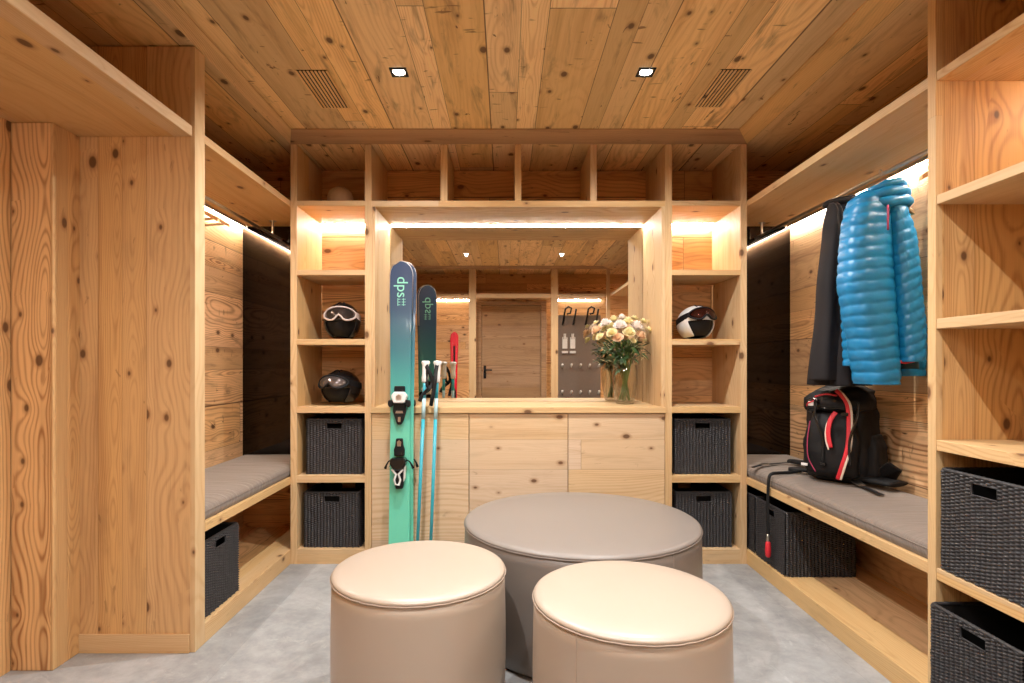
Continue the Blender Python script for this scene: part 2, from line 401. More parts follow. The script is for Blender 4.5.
def vent(x0, x1, y0, y1, n, label):
    t = thing('ceiling_vent', label, 'air vent', ((x0+x1)/2, (y0+y1)/2, CZ), group='slotted ceiling vents')
    obj('backing', B(x0, x1, y0, y1, CZ-.0015, CZ+.001), 'black', t)
    w = (x1-x0)/n
    for k in range(n+1):
        a = x0+w*k-w*.27
        obj('slat', B(a, a+w*.54, y0, y1, CZ-.005, CZ-.001), 'border', t)
vent(-.908, -.775, 2.432, 2.784, 8, 'slotted wooden air vent in the ceiling above the skis')
vent(.935, 1.066, 2.425, 2.775, 8, 'slotted wooden air vent in the ceiling over the right shelves')

# ------------------------------------------------------------------ back shelving
SH = [('A', ZA0, ZA1), ('B', 1.670, 1.700), ('C', 1.267, 1.300), ('D', .873, .908), ('E', .470, .510)]
YI = 3.68
def column(x0, x1, xi0, xi1, label):
    t = thing('shelving_unit', label, 'shelving', ((x0+x1)/2, D, 0), group='tall columns beside the mirror niche')
    obj('side_panel', B(x0, xi0, D, YB, 0, CZ-.004), 'bZ', t, bev=.0012)
    obj('side_panel', B(xi1, x1, D, YB, 0, CZ-.004), 'bZ', t, bev=.0012)
    for k, z0, z1 in SH:
        obj('shelf', B(xi0, xi1, D+.001, YI-(.012 if k in 'B' else 0), z0, z1), 'bX', t, bev=.0012)
    obj('bottom_board', B(xi0, xi1, D+.001, YI, .055, .084), 'bX', t, bev=.0012)
    obj('plinth', B(xi0, xi1, D+.001, D+.02, 0, .055), 'bX', t)
    obj('back_panel', B(xi0, xi1, YI, YB-.001, .055, CZ-.004), 'wallX', t)
    obj('light_strip', B(xi0+.005, xi1-.005, YI-.016, YI-.003, ZA0-.007, ZA0-.0005), 'led', t)
    return t
column(XL, -.772, -1.203, -.810, 'tall open shelf column left of the mirror, holding two dark helmets')
column(.925, XR, .965, 1.361, 'tall open shelf column right of the mirror, holding one white helmet')

t = thing('overhead_cubby_shelf', 'row of four empty cubbies above the mirror niche', 'shelf', (.077, D, ZA0))
obj('bottom_board', B(-.772, .925, D+.001, YI, ZA0, ZA1), 'bX', t, bev=.0012)
for a, b_ in ((-.373, -.333), (.057, .094), (.493, .531)):
    obj('divider', B(a, b_, D+.001, YI, ZA1, CZ-.004), 'bZ', t, bev=.0012)
obj('back_panel', B(-.772, .925, YI, YB-.001, ZA0, CZ-.004), 'wallX', t)
t = thing('mirror_niche', 'lit wooden niche framing the large mirror over the counter', 'niche', (.077, D, .91))
obj('side_lining', B(-.7715, -.752, D+.001, YI, .908, ZA0-.005), 'bZ', t)
obj('side_lining', B(.905, .9245, D+.001, YI, .908, ZA0-.005), 'bZ', t)
obj('top_lining', B(-.7715, .9245, D+.001, YI, ZA0-.0048, ZA0-.0005), 'bX', t)
obj('light_strip', B(-.745, .898, YI-.020, YI-.007, ZA0-.011, ZA0-.0055), 'led_dim', t)
t = thing('wall_mirror', 'large wide mirror reflecting the entrance door, above the counter', 'mirror', (.077, YI, .91))
obj('mirror_glass', B(-.75, .903, YI-.005, YI-.0005, .909, ZA0-.0052), 'mirror', t)
o = obj('countertop', B(-.771, .9245, D-.016, YI, .873, .9075), 'bX', bev=.0015)
tag(o, 'long larch counter slab below the mirror carrying the vase', 'countertop')
for (a, b_, lab) in ((-.771, -.208, 'base cabinet with knotty flat door behind the skis and poles'),
                     (-.208, .364, 'middle base cabinet with flat knotty door behind the large taupe pouf'),
                     (.364, .9245, 'base cabinet with flat knotty door below the flower vase')):
    t = thing('base_cabinet', lab, 'cabinet', ((a+b_)/2, D, 0), group='flat fronted base cabinets under the counter')
    obj('body', B(a+.001, b_-.001, D+.022, YI, .055, .872), 'bZ', t)
    obj('door', B(a+.002, b_-.002, D, D+.02, .088, .869), 'door', t, bev=.001)
    obj('plinth', B(a, b_, D+.001, D+.02, 0, .086), 'bX', t)

# ------------------------------------------------------------------ side benches
def alcove(side, y0, y1, lab, tagp):
    xf, xw = (XL, WL) if side < 0 else (XR, WR)
    def bx(xa, xb, *r): return B(min(xa, xb), max(xa, xb), *r)
    s = side
    t = thing('platform', 'low plank platform under the %s bench' % lab, 'platform', (xf, (y0+y1)/2, 0))
    obj('deck', bx(xf+s*.03, xw, y0, y1, .06, .081), 'deck', t)
    obj('front_board', bx(xf-s*.0, xf+s*.16, y0, y1, 0, .083), 'bY', t, bev=.002)
    t = thing('bench', '%s wooden bench board fixed between the panels' % lab, 'bench', (xf, (y0+y1)/2, .46))
    obj('seat_board', bx(xf, xw, y0, y1, .468, .496), 'bY', t)
    obj('front_rail', bx(xf-s*.001, xf+s*.028, y0, y1, .461, .499), 'bY', t, bev=.0015)
    # hat shelf with light
    t = thing('overhead_shelf', 'wide wooden shelf over the %s bench with hidden light' % lab, 'shelf', (xf, (y0+y1)/2, ZA0))
    obj('board', bx(xf, xw, y0, y1, ZA0-.005, ZA1), 'bY', t, bev=.002)
    obj('light_strip', bx(xw-s*.006, xw-s*.022, y0+.02, y1-.02, ZA0-.016, ZA0-.006), 'led', t)
    obj('light_channel', bx(xw-s*.023, xw-s*.030, y0+.02, y1-.02, ZA0-.018, ZA0-.005), 'chrome', t)
    return t
alcove(-1, 2.315, YB, 'left', '')
alcove(1, 1.85, YB, 'right', '')
alcove(1, YP, 1.37, 'near right', '')

def rail(x, z, y0, y1, ys, lab):
    t = thing('clothes_rail', lab, 'clothes rail', (x, (y0+y1)/2, z))
    obj('rod', MB().tube([(x, y0, z), (x, y1, z)], .0085, 12), 'chrome', t, smooth=True)
    for y in ys:
        m = MB().lathe([(.007, z), (.007, ZA0-.009), (.022, ZA0-.009), (.022, ZA0-.0055)], 16, (x, y, 0))
        obj('support', m, 'chrome', t)
rail(-1.474, 1.975, 2.32, 3.69, (2.40, 3.555), 'steel clothes rail under the left overhead shelf')
rail(1.65, 1.985, 1.86, 3.69, (1.93, 3.60), 'steel clothes rail carrying the two jackets')
rail(1.65, 1.985, YP+.01, 1.36, (.05, 1.28), 'steel clothes rail seen in the mirror right of the pegboard')

for xa, xb, lab in ((WL, XL-.001, 'black tinted mirror panel at the end of the left bench'), (XR+.001, WR, 'black tinted mirror panel at the end of the right bench')):
    o = obj('dark_mirror', B(xa+.001, xb, YB-.008, YB-.001, .50, ZA0-.006), 'blackmirror'); tag(o, lab, 'mirror panel')

# cushions
def cushion(x0, x1, y0, y1, lab, mat='cushion'):
    t = thing('bench_cushion', lab, 'cushion', ((x0+x1)/2, (y0+y1)/2, .5), group='taupe bench cushions')
    m = MB(); nx, ny = 14, 44; H = .072; r = .028
    def prof(a, n):    # 0..1 -> inset height
        return a
    w, l = x1-x0, y1-y0; top = []; 
    def ht(x, y):
        d = min(x, w-x, y, l-y)
        e = min(d/.075, 1.); h = H*(.66+.34*math.sqrt(max(0, 1-(1-e)**2)))
        return h+.0035*noise.noise(Vector((x*4, y*9, x0)))*min(1, d/.05)
    xs = [0, .004, .012, .025, .045, .07]+[.07+(w-.14)*k/8 for k in range(1, 8)]+[w-.07, w-.045, w-.025, w-.012, w-.004, w]
    ys = [0, .004, .012, .025, .045, .07]+[.07+(l-.14)*k/34 for k in range(1, 34)]+[l-.07, l-.045, l-.025, l-.012, l-.004, l]
    nx, ny = len(xs), len(ys)
    v = [(x0+x, y0+y, .4965+ht(x, y)) for y in ys for x in xs]
    f = [(j*nx+i, j*nx+i+1, (j+1)*nx+i+1, (j+1)*nx+i) for j in range(ny-1) for i in range(nx-1)]
    m.add(v, f)
    # skirt
    loop = [(i, 0) for i in range(nx)]+[(nx-1, j) for j in range(1, ny)]+[(i, ny-1) for i in range(nx-2, -1, -1)]+[(0, j) for j in range(ny-2, 0, -1)]
    rings = []
    for zz, ins in ((H*.66, 0), (H*.45, -.004), (H*.2, 0), (0, .008)):
        rg = []
        for i, j in loop:
            x, y = xs[i], ys[j]
            sx = 1 if i == 0 else (-1 if i == nx-1 else 0); sy = 1 if j == 0 else (-1 if j == ny-1 else 0)
            rg.append((x0+x+sx*ins, y0+y+sy*ins, .4995+zz if zz < H*.6 else .4965+ht(x, y)))
        rings.append(rg)
    m.loft(rings, False)
    obj('cover', m, mat, t, smooth=True)
    pts = []
    z = .4995+H*.55
    for i, j in loop:
        x, y = xs[i], ys[j]
        sx = -1 if i == 0 else (1 if i == nx-1 else 0); sy = -1 if j == 0 else (1 if j == ny-1 else 0)
        pts.append((x0+x+sx*.003, y0+y+sy*.003, z))
    obj('seam', MB().tube(pts, .0022, 6, closed=True, up=(0, 0, 1)), mat, t, smooth=True)
    return t
cushion(WL+.004, XL-.012, 2.325, YB-.012, 'taupe fabric cushion on the left bench')
cushion(XR+.010, WR-.004, 1.862, YB-.012, 'taupe fabric cushion under the backpack')
cushion(XR+.010, WR-.004, YP+.01, 1.355, 'taupe fabric cushion on the near right bench')

# ------------------------------------------------------------------ left end panel, post, upper shelf
t = thing('end_panel', 'broad vertical plank panel closing the left bench alcove', 'panel', (-1.5, 2.24, 0))
obj('panel', B(-1.86, XL-.001, 2.241, 2.3145, 0, CZ-.005), 'vert', t)
obj('edge_board', B(XL-.02, XL, 2.24, 2.3145, 0, CZ-.005), 'bZ', t, bev=.0015)
obj('baseboard', B(-1.70, XL-.021, 2.232, 2.2405, 0, .075), 'bX', t, bev=.001)
struct('pillar', B(-1.859, -1.70, 2.105, 2.2405, 0, ZA0-.008), 'vert2', 'boxed corner post of dark grained planks left of the panel', 'pillar', bev=.003)
o = obj('overhead_shelf', B(-1.859, XL-.01, YP+.041, 2.2395, 2.063, 2.105), 'bY', bev=.002)
tag(o, 'wide shelf under the ceiling in front of the left panel', 'shelf')

# ------------------------------------------------------------------ right near shelving unit
t = thing('shelving_unit', 'tall side shelving unit with two wicker baskets at the right edge', 'shelving', (1.64, 1.63, 0))
obj('side_panel', B(XR, WR-.001, 1.816, 1.8495, 0, CZ-.004), 'vert', t)
obj('edge_board', B(XR-.002, XR+.02, 1.815, 1.8498, 0, CZ-.005), 'bZ', t, bev=.0012)
obj('side_panel', B(XR, WR-.001, 1.371, 1.405, 0, CZ-.004), 'vert', t)
for k, z0, z1 in SH:
    if k == 'E': z0, z1 = .455, .493
    obj('shelf', B(XR, WR-.002, 1.4055, 1.8145, z0, z1), 'bY', t, bev=.0015)
obj('bottom_board', B(XR, WR-.002, 1.4055, 1.8145, .05, .081), 'bY', t, bev=.0012)
obj('plinth', B(XR+.001, XR+.02, 1.4055, 1.8145, 0, .05), 'bY', t)
obj('light_strip', B(WR-.022, WR-.008, 1.42, 1.80, ZA0-.009, ZA0-.001), 'led_mid', t)

# ------------------------------------------------------------------ entrance side (seen in the mirror)
for a, b_, lab in ((-.48, -.386, 'left of the reflected door'), (.613, .706, 'between reflected door and pegboard'), (1.352, 1.397, 'right of the reflected pegboard')):
    o = obj('entrance_post', B(a, b_, YP-.04, YP, 0, CZ-.005), 'bZ', bev=.002)
    tag(o, 'slim wooden post '+lab, 'post', 'posts on the entrance side')
t = thing('entrance_shelf', 'high shelf with header board above the reflected door and pegboard', 'shelf', (0, YP, 2.07))
obj('board', B(-1.859, 1.351, YF+.001, YP-.041, 2.07, 2.10), 'bX', t)
obj('header_board', B(-.385, .612, YP-.042, YP-.002, 2.045, 2.10), 'bX', t)
for a, b_ in ((-1.2, -.49), (.72, 1.34)):
    obj('light_strip', B(a, b_, YF+.006, YF+.02, 2.055, 2.0695), 'led', t)
t = thing('door_1', 'brown plank entrance door reflected in the mirror', 'door', (.1, YF, 0)); t['kind'] = 'structure'
obj('leaf', B(-.33, .50, YF+.002, YF+.03, .0, 1.98), 'olddoor', t)
for a, b_ in ((-.41, -.335), (.505, .58)): obj('jamb', B(a, b_, YF+.002, YF+.06, 0, 2.04), 'olddoor', t)
obj('head', B(-.335, .505, YF+.002, YF+.06, 1.985, 2.04), 'olddoor', t)
m = MB(); m.box(-.30, -.265, YF+.03, YF+.036, .96, 1.14); m.tube([(-.283, YF+.036, 1.08), (-.283, YF+.075, 1.08), (-.18, YF+.075, 1.08)], .009, 8)
obj('door_handle', m, 'black', t)
t = thing('pegboard', 'brown metal board with drying pegs reflected in the mirror', 'pegboard', (1.03, YF, .4))
obj('board', B(.71, 1.345, YF+.001, YF+.02, .0, 1.85), 'peg', t)
for x in (.84, .99, 1.16, 1.30):
    m = MB(); y = YF+.02
    pts = [(x-.03, y, 1.72), (x-.03, y+.05, 1.73), (x, y+.09, 1.93)]
    if x in (.84, 1.16): pts += [(x+.04, y+.09, 1.96), (x+.085, y+.09, 1.94), (x+.07, y+.08, 1.87), (x+.02, y+.07, 1.86)]
    m.tube(pts, .013, 8); obj('drying_arm', m, 'black', t, smooth=True)
for x in (.84, .95):
    m = MB(); y = YF+.05
    m.box(x-.035, x+.035, YF+.02, y, 1.38, 1.51)
    for k in range(4): m.tube([(x-.027+k*.018, y-.01, 1.50), (x-.03+k*.02, y-.01, 1.54+(.05 if k in (1, 2) else 0))], .008, 6)
    obj('glove_form', m, 'white', t, bev=.004)
    obj('glove_tray', B(x-.04, x+.04, YF+.02, YF+.06, 1.315, 1.345), 'white', t)
for z in (1.17, .80):
    for k in range(5):
        x = .80+k*.128
        m = MB().tube([(x, YF+.02, z-.05), (x, YF+.10, z-.02)], .012, 8); m.sphere((x, YF+.105, z-.015), .016)
        obj('peg', m, 'white', t, smooth=True)

# ------------------------------------------------------------------ poufs
def pouf(x, y, r, h, mat, seam, lab, group=None, seams=(1.2,)):
    t = thing('pouf', lab, 'pouf', (x, y, 0), group=group)
    pr = [(r-.016, .004), (r-.006, .014)]
    for k in range(1, 10): pr.append((r-.004+.004*math.sin(PI*k/10), .014+(h-.03)*k/10))
    pr += [(r-.004, h-.016)]
    obj('side_cover', MB().lathe(pr, 96, (x, y, 0)), mat, t, smooth=True)
    pt = [(r-.004, h-.017), (r-.001, h-.012), (r-.004, h-.007), (r-.012, h-.002), (r-.03, h+.001), (r*.8, h+.003), (r*.5, h+.005), (r*.2, h+.006), (.01, h+.006)]
    obj('seat_top', MB().lathe(pt, 96, (x, y, 0)), mat, t, smooth=True)
    pts = [(x+(r-.001)*math.cos(2*PI*k/96), y+(r-.001)*math.sin(2*PI*k/96), h-.017+.0006*math.sin(k*1.9)) for k in range(96)]
    obj('piping', MB().tube(pts, .0022, 8, closed=True, up=(0, 0, 1)), seam, t, smooth=True)
    for a in seams:
        q = [(x+(r-.0035+.004*math.sin(PI*k/10))*math.cos(a), y+(r-.0035+.004*math.sin(PI*k/10))*math.sin(a), .014+(h-.03)*k/10) for k in range(11)]
        obj('side_seam', MB().tube(q, .0016, 6), seam, t, smooth=True)
    obj('base', MB().lathe([(r*.9, 0), (r*.9, .006)], 48, (x, y, 0)), 'black', t)
    return t
pouf(-.2870, 1.890, .2895, .473, 'beige', 'beigeseam', 'smaller pearly beige leather pouf standing left of the large taupe one', 'small beige poufs')
pouf(.3705, 1.668, .2880, .473, 'beige', 'beigeseam', 'nearest small pearly beige leather pouf, in front of the large taupe pouf', 'small beige poufs', (-2.28, .9))
pouf(.334, 2.492, .515, .472, 'taupe', 'taupeseam', 'large round taupe grey leather pouf before the cabinets', None, (-.97, 2.1))

# ------------------------------------------------------------------ wicker baskets
BW, BD, BH = .325, .35, .318
def make_basket(loc, rz, label):
    t = thing('wicker_basket', label, 'basket', loc, rz, 'charcoal wicker storage baskets', world=False)
    m = MB(); dz = BH/145.; ps = BH/29.
    def wall(o, ux, n, L, hole):
        nx = int(L/.0042); nz = 145; v = []
        for j in range(nz+1):
            z = BH*j/nz
            for i in range(nx+1):
                s = L*i/nx; rib = s/.0185; k = int(rib)
                d = .0085*abs(math.sin(PI*(z/ps)*1.+(PI/2 if k % 2 else 0)+.35*math.sin(s*40)))*(.15+.85*abs(math.sin(PI*rib)))
                d += .0028*noise.noise(Vector((s*30+o[0]*9, z*30, n[0]*3+n[1]*7)))
                d += -.004*math.sin(PI*s/L)*math.sin(PI*z/BH)
                p = (o[0]+ux[0]*s+n[0]*d, o[1]+ux[1]*s+n[1]*d, z)
                v.append(p)
        f = []
        for j in range(nz):
            for i in range(nx):
                s = L*(i+.5)/nx-L/2; z = BH*(j+.5)/nz
                if hole and abs(s) < .045 and BH-.055 < z < BH-.018: continue
                a = j*(nx+1)+i; f.append((a, a+1, a+nx+2, a+nx+1))
        m.add(v, f)
    a, b_ = BW/2, BD/2
    wall((-a, -b_), (1, 0), (0, -1), BW, True); wall((a, b_), (-1, 0), (0, 1), BW, True)
    wall((a, -b_), (0, 1), (1, 0), BD, False); wall((-a, b_), (0, -1), (-1, 0), BD, False)
    obj('body', m, 'wicker', t, smooth=True)
    k = .006; li = MB()
    A, Bb = a-k, b_-k
    def q(x0, y0, x1, y1, z0, z1): li.add([(x0, y0, z0), (x1, y1, z0), (x1, y1, z1), (x0, y0, z1)], [(0, 1, 2, 3)])
    for s in (-1, 1):
        q(s*A, -Bb, s*A, Bb, .004, BH-.003)
        y = s*Bb; q(-A, y, A, y, .004, BH-.055); q(-A, y, A, y, BH-.018, BH-.003)
        q(-A, y, -.045, y, BH-.055, BH-.018); q(.045, y, A, y, BH-.055, BH-.018)
    li.add([(-A, -Bb, .004), (A, -Bb, .004), (A, Bb, .004), (-A, Bb, .004)], [(0, 1, 2, 3)])
    obj('lining', li, 'liner', t)
    pts = []
    def rr(a, b_, r, z):
        out = []
        for cx, cy, a0 in ((a-r, b_-r, 0), (-a+r, b_-r, 90), (-a+r, -b_+r, 180), (a-r, -b_+r, 270)):
            for k in range(5): an = math.radians(a0+k*22.5); out.append((cx+r*math.cos(an), cy+r*math.sin(an), z))
        return out
    # twisted rim
    base = rr(a-.002, b_-.002, .012, BH); dense = []
    for k in range(len(base)):
        p, q2 = Vector(base[k]), Vector(base[(k+1) % len(base)]); n_ = max(1, int((q2-p).length/.008))
        for i in range(n_): dense.append(p.lerp(q2, i/n_))
    obj('rim', MB().tube(dense, [.0062+.0012*(k % 2) for k in range(len(dense))], 7, closed=True, up=(0, 0, 1)), 'wicker', t, smooth=True)
    for s in (-1, 1):
        hp = [(x, s*(b_+.001), z) for x, z in ((-.045, BH-.018), (0, BH-.018), (.045, BH-.018), (.045, BH-.036), (.045, BH-.055), (0, BH-.055), (-.045, BH-.055), (-.045, BH-.036))]
        obj('handle_opening', MB().tube(hp, .0032, 6, closed=True, up=(0, 1, 0)), 'wicker', t, smooth=True)
    return t
h2 = BD/2
bk0 = make_basket((-1.0, D+.045+h2, .511), 0, 'wicker basket directly below the dark gloss helmet, left column')
G = 'charcoal wicker storage baskets'
dup(bk0, (-1.012, D+.04+h2, .085), 0, 'wicker basket on the bottom board of the left shelf column', G)
dup(bk0, (1.158, D+.05+h2, .511), 0, 'wicker basket on the middle shelf of the right column, upper of two', G)
dup(bk0, (1.163, D+.045+h2, .085), 0, 'wicker basket on the bottom board of the right shelf column', G)
dup(bk0, (-1.266-h2, 2.489, .084), PI/2, 'lone wicker basket under the left bench', G)
dup(bk0, (1.415+h2, 2.817+.165, .084), -PI/2, 'wicker basket under the right bench behind the hanging red toggle', G)
dup(bk0, (1.418+h2, 3.166+.165, .084), -PI/2, 'wicker basket under the right bench, nearest the back shelf column', G)
dup(bk0, (1.405+h2, 1.640, .4965), -PI/2, 'large looking wicker basket on the side shelving, upper of the two', G)
o = dup(bk0, (1.372+h2, 1.640, .0835), -PI/2, 'wicker basket low in the side shelving, sticking out slightly', G); o.scale = (1, 1, .94)

# ------------------------------------------------------------------ helmets
def helmet(loc, rz, tilt, shellmat, lensmat, framemat, strapmat, label, R=(.108, .130, .118)):
    t = thing('ski_helmet', label, 'helmet', loc, rz, 'ski helmets on the shelves', world=False)
    cz = R[2]*.93
    # shell: sphere with face opening
    n, m_ = 48, 28; mb = MB(); v = []; keep = []
    def pt(az, el, s=1.): # az 0 = front (-Y)
        return Vector((R[0]*s*math.cos(el)*math.sin(az), -R[1]*s*math.cos(el)*math.cos(az), cz+R[2]*s*math.sin(el)))
    def opening(az, el):
        az = (az+PI) % (2*PI)-PI
        if el < -1.0: return True
        return abs(az) < 1.04 and el < .03
    for s, mat, nm in ((1., shellmat, 'shell'), (.90, 'black', 'liner')):
        mb = MB(); v = []
        for j in range(m_+1):
            el = -1.15+(PI/2+1.15)*j/m_
            for i in range(n):
                az = (2*PI*i/n+PI) % (2*PI)-PI; tt = max(0., min(1., -el/1.0))
                v.append(pt(az*(1-.38*tt*math.exp(-(az/1.5)**2)), min(el, PI/2-.001), s))
        f = []
        for j in range(m_):
            for i in range(n):
                el = -1.15+(PI/2+1.15)*(j+.5)/m_; az = 2*PI*(i+.5)/n
                if opening(az, el) and s == 1.: continue
                if el < -1.05: continue
                f.append((j*n+i, j*n+(i+1) % n, (j+1)*n+(i+1) % n, (j+1)*n+i))
        mb.add(v, f)
        o = obj(nm, mb, mat, t, smooth=True)
        if s == 1.:
            md = o.modifiers.new('t', 'SOLIDIFY'); md.thickness = .007; md.offset = -1
    # cooling slots
    for az in (-.35, .35):
        obj('air_slot', MB().tube([pt(az, .95, 1.0), pt(az*1.2, 1.2, 1.005), pt(az*1.8, 1.4, 1.0)], .005, 6), 'black', t, smooth=True)
    # goggles
    def edge(a):   # closed outline in az/el
        az = .92*math.cos(a)*(1.-.06*math.sin(a)); el = .33+.36*math.sin(a)
        if math.sin(a) < 0: el += .30*math.exp(-(az/.2)**2); el = max(el, .02)
        return az, el
    N = 56; rim = [edge(2*PI*k/N) for k in range(N)]
    c = (0., .42); rings = []
    for q in (1., .75, .5, .25, .03):
        rings.append([pt(c[0]+(a-c[0])*q, c[1]+(e-c[1])*q, 1.11+.05*(1-q*q)) for a, e in rim])
    inner = [pt(a, e, 1.0) for a, e in rim]
    g = obj('goggles', MB().loft([inner, rings[0]], False), framemat, t, smooth=True)
    obj('lens', MB().loft(rings), lensmat, g, smooth=True)
    obj('frame', MB().tube(rings[0], .0058, 8, closed=True), framemat, g, smooth=True)
    pts = [pt(.92+(2*PI-1.84)*k/24, .33-.35*math.sin(PI*k/24)*1.0, 1.03) for k in range(25)]
    obj('strap', MB().tube(pts, .017, 8, flat=.0, caps=True, up=None) if False else
        MB().loft([[p+Vector((0, 0, z)) for p in pts] for z in (-.018, .018)], False, False), strapmat, g)
    # tilt whole helmet
    if tilt:
        for o in [ch for ch in t.children]:
            mt = Matrix.Translation((0, 0, cz)) @ Matrix.Rotation(tilt, 4, 'X') @ Matrix.Translation((0, 0, -cz))
            o.matrix_local = mt
    return t
helmet((-.995, 3.43, 1.303), .12, 0., 'blackgloss', 'visor', 'padding', 'padding', 'black helmet wearing goggles with a pale frame, upper left shelf')
helmet((-1.0, 3.42, .911), -.25, 0., 'blackgloss', 'visorgrey', 'black', 'black', 'gloss black helmet with frameless silvery goggles, below the other dark helmet', R=(.114, .13, .108))
helmet((1.165, 3.43, 1.303), .22, -.12, 'white', 'visorred', 'black', 'black', 'white helmet with black strapped bronze goggles, right shelf column', R=(.105, .125, .108))
# bowl in upper left cubby
t = thing('wooden_bowl', 'pale rounded bowl turned over in the top left cubby', 'bowl', (-1.02, 3.47, ZA1))
obj('bowl', MB().lathe([(.078, 0), (.080, .05), (.078, .09), (.068, .118), (.05, .135), (.02, .142), (.002, .143)], 40, (-1.02, 3.47, ZA1+.001)), 'bowl', t, smooth=True)
obj('foot_ring', MB().lathe([(.03, .137), (.03, .148), (.026, .148), (.026, .137)], 24, (-1.02, 3.47, ZA1+.001)), 'bowl', t)

# ------------------------------------------------------------------ skis and poles
def ski_mesh(L, wt, ww, wb, th=.010, flip=.0):
    m = MB(); rings = []; n = 60
    for k in range(n+1):
        z = L*k/n; s = z/L
        w = ww+(wt-ww)*max(0, (s-.45)/.45)**1.6 if s > .45 else ww+(wb-ww)*((.45-s)/.45)**1.6
        w = min(w, wt)
        tipd = (L-z)
        if tipd < .085: w = wt*math.sqrt(max(.002, 1-((.085-tipd)/.0855)**2))
        if z < .04: w = wb*(.62+.38*math.sqrt(z/.04))
        h = w/2; y = .0
        if s > .84: y = .05*((s-.84)/.16)**2*flip
        t_ = th*(.5+.5*min(1, tipd/.4))
        rings.append([(-h, y, z), (-h+.002, y-t_, z), (h-.002, y-t_, z), (h, y, z)])
    return m.loft(rings)
def ski_pair(x, y, lean, lab0, lab1):
    L = 1.742
    def one(lab, rz, loc, lean):
        t = thing('ski', lab, 'ski', loc, 0, 'pair of teal skis', world=False)
        t.rotation_euler = Matrix.Rotation(rz, 3, 'Z').to_euler(); 
        t.rotation_euler = (Matrix.Rotation(lean, 3, 'X') @ Matrix.Rotation(rz, 3, 'Z')).to_euler()
        obj('body', ski_mesh(L, .132, .114, .124), 'ski', t, bev=.001)
        pts = []
        # pale rim line at the edge of the tip
        for k in range(33):
            a = PI*k/32; pts.append((.0655*math.cos(a), -.005, L-.086+.0855*math.sin(a)))
        pts = [(.0655, -.005, L-.30)]+pts+[(-.0655, -.005, L-.30)]
        obj('edge', MB().tube(pts, .0018, 6), 'chrome', t, smooth=True)
        # toe binding
        b_ = obj('toe_binding', MB().prism([(-.03, 1.00), (.03, 1.00), (.027, 1.03), (-.027, 1.03)], -.045, -.010), 'black', t, bev=.004)
        obj('housing', MB().prism([(-.045, .975), (-.028, .998), (.028, .998), (.045, .975), (.030, .935), (-.030, .935)], -.055, -.010), 'white', b_, bev=.006)
        obj('emblem', MB().prism([(-.012, .955), (.012, .955), (.016, .972), (0, .985), (-.016, .972)], -.0575, -.054), 'chrome', b_)
        obj('base', MB().prism([(-.034, .935), (.034, .935), (.036, .885), (.022, .84), (.01, .815), (-.01, .815), (-.022, .84), (-.036, .885)], -.034, -.010), 'black', b_, bev=.004)
        obj('anti_friction_plate', MB().prism([(-.022, .878), (.022, .878), (.018, .892), (-.018, .892)], -.037, -.033), 'chrome', b_)
        obj('screw_cover', MB().prism([(-.007, .83), (.007, .83), (.007, .858), (-.007, .858)], -.037, -.033), 'chrome', b_)
        for s in (-1, 1):
            obj('wing', MB().prism([(s*.034, .955), (s*.060, .95), (s*.063, .925), (s*.052, .91), (s*.036, .92)], -.05, -.018), 'black', b_, bev=.005)
        # heel binding
        h = obj('heel_binding', MB().prism([(-.018, .738), (.018, .738), (.022, .70), (.030, .675), (.028, .64), (-.028, .64), (-.030, .675), (-.022, .70)], -.032, -.010), 'black', t, bev=.005)
        obj('cup', MB().prism([(-.040, .635), (.040, .635), (.046, .60), (.026, .572), (0, .56), (-.026, .572), (-.046, .60)], -.078, -.010), 'blackgloss', h, bev=.010)
        obj('pad', MB().prism([(-.010, .695), (.010, .695), (.012, .72), (0, .73), (-.012, .72)], -.036, -.031), 'chrome', h)
        obj('housing', MB().prism([(-.022, .57), (.022, .57), (.028, .50), (.022, .462), (-.014, .462), (-.022, .50)], -.050, -.010), 'black', h, bev=.005)
        obj('lever', MB().tube([(-.034, -.060, .572), (-.010, -.064, .545), (-.020, -.062, .515), (-.014, -.060, .488), (.006, -.060, .486), (.014, -.062, .515), (.004, -.064, .545), (.028, -.060, .572)], .0062, 8), 'white', h, smooth=True)
        obj('side_plate', MB().prism([(.028, .61), (.038, .60), (.036, .52), (.028, .50)], -.05, -.012), 'white', h, bev=.003)
        for s in (-1, 1):
            obj('brake_arm', MB().tube([(s*.040, -.03, .62), (s*.058, -.030, .612), (s*.070, -.026, .592), (s*.078, -.02, .572)], [.004, .004, .005, .008], 8), 'black', h, smooth=True)
        # lettering
        cu = bpy.data.curves.new('lettering', 'FONT'); cu.body = 'dps'; cu.size = .088; cu.extrude = .0004; cu.space_character = 1.0
        me = None
        tmp = bpy.data.objects.new('lettering_curve', cu)
        me = bpy.data.meshes.new_from_object(tmp); bpy.data.objects.remove(tmp); me.materials.clear(); me.materials.append(M['mint'])
        o = bpy.data.objects.new('lettering', me); COL.objects.link(o); o.parent = t
        # letters read downwards: text +X -> ski -Z, text +Y -> ski +X, facing -Y
        mt = Matrix(((0, 1, 0), (0, 0, -1), (-1, 0, 0))).to_4x4()
        o.matrix_local = Matrix.Translation((-.022, -.0112, 1.652)) @ mt
        m = MB()
        for k, zz in enumerate((1.522, 1.506, 1.490)):
            m.box(-.020, -.004, -.0112, -.0098, zz-.0015, zz+.0015); m.box(.004, .026, -.0112, -.0098, zz-.0015, zz+.0015)
        m.box(-.020, -.0165, -.0112, -.0098, 1.485, 1.527); m.box(.012, .0155, -.0112, -.0098, 1.485, 1.527)
        obj('emblem', m, 'mint', t)
        return t
    a = one(lab0, 0., (x, y, .002), -lean)
    b_ = one(lab1, PI, (x+.016, y+.013, .002), -lean*1.0)
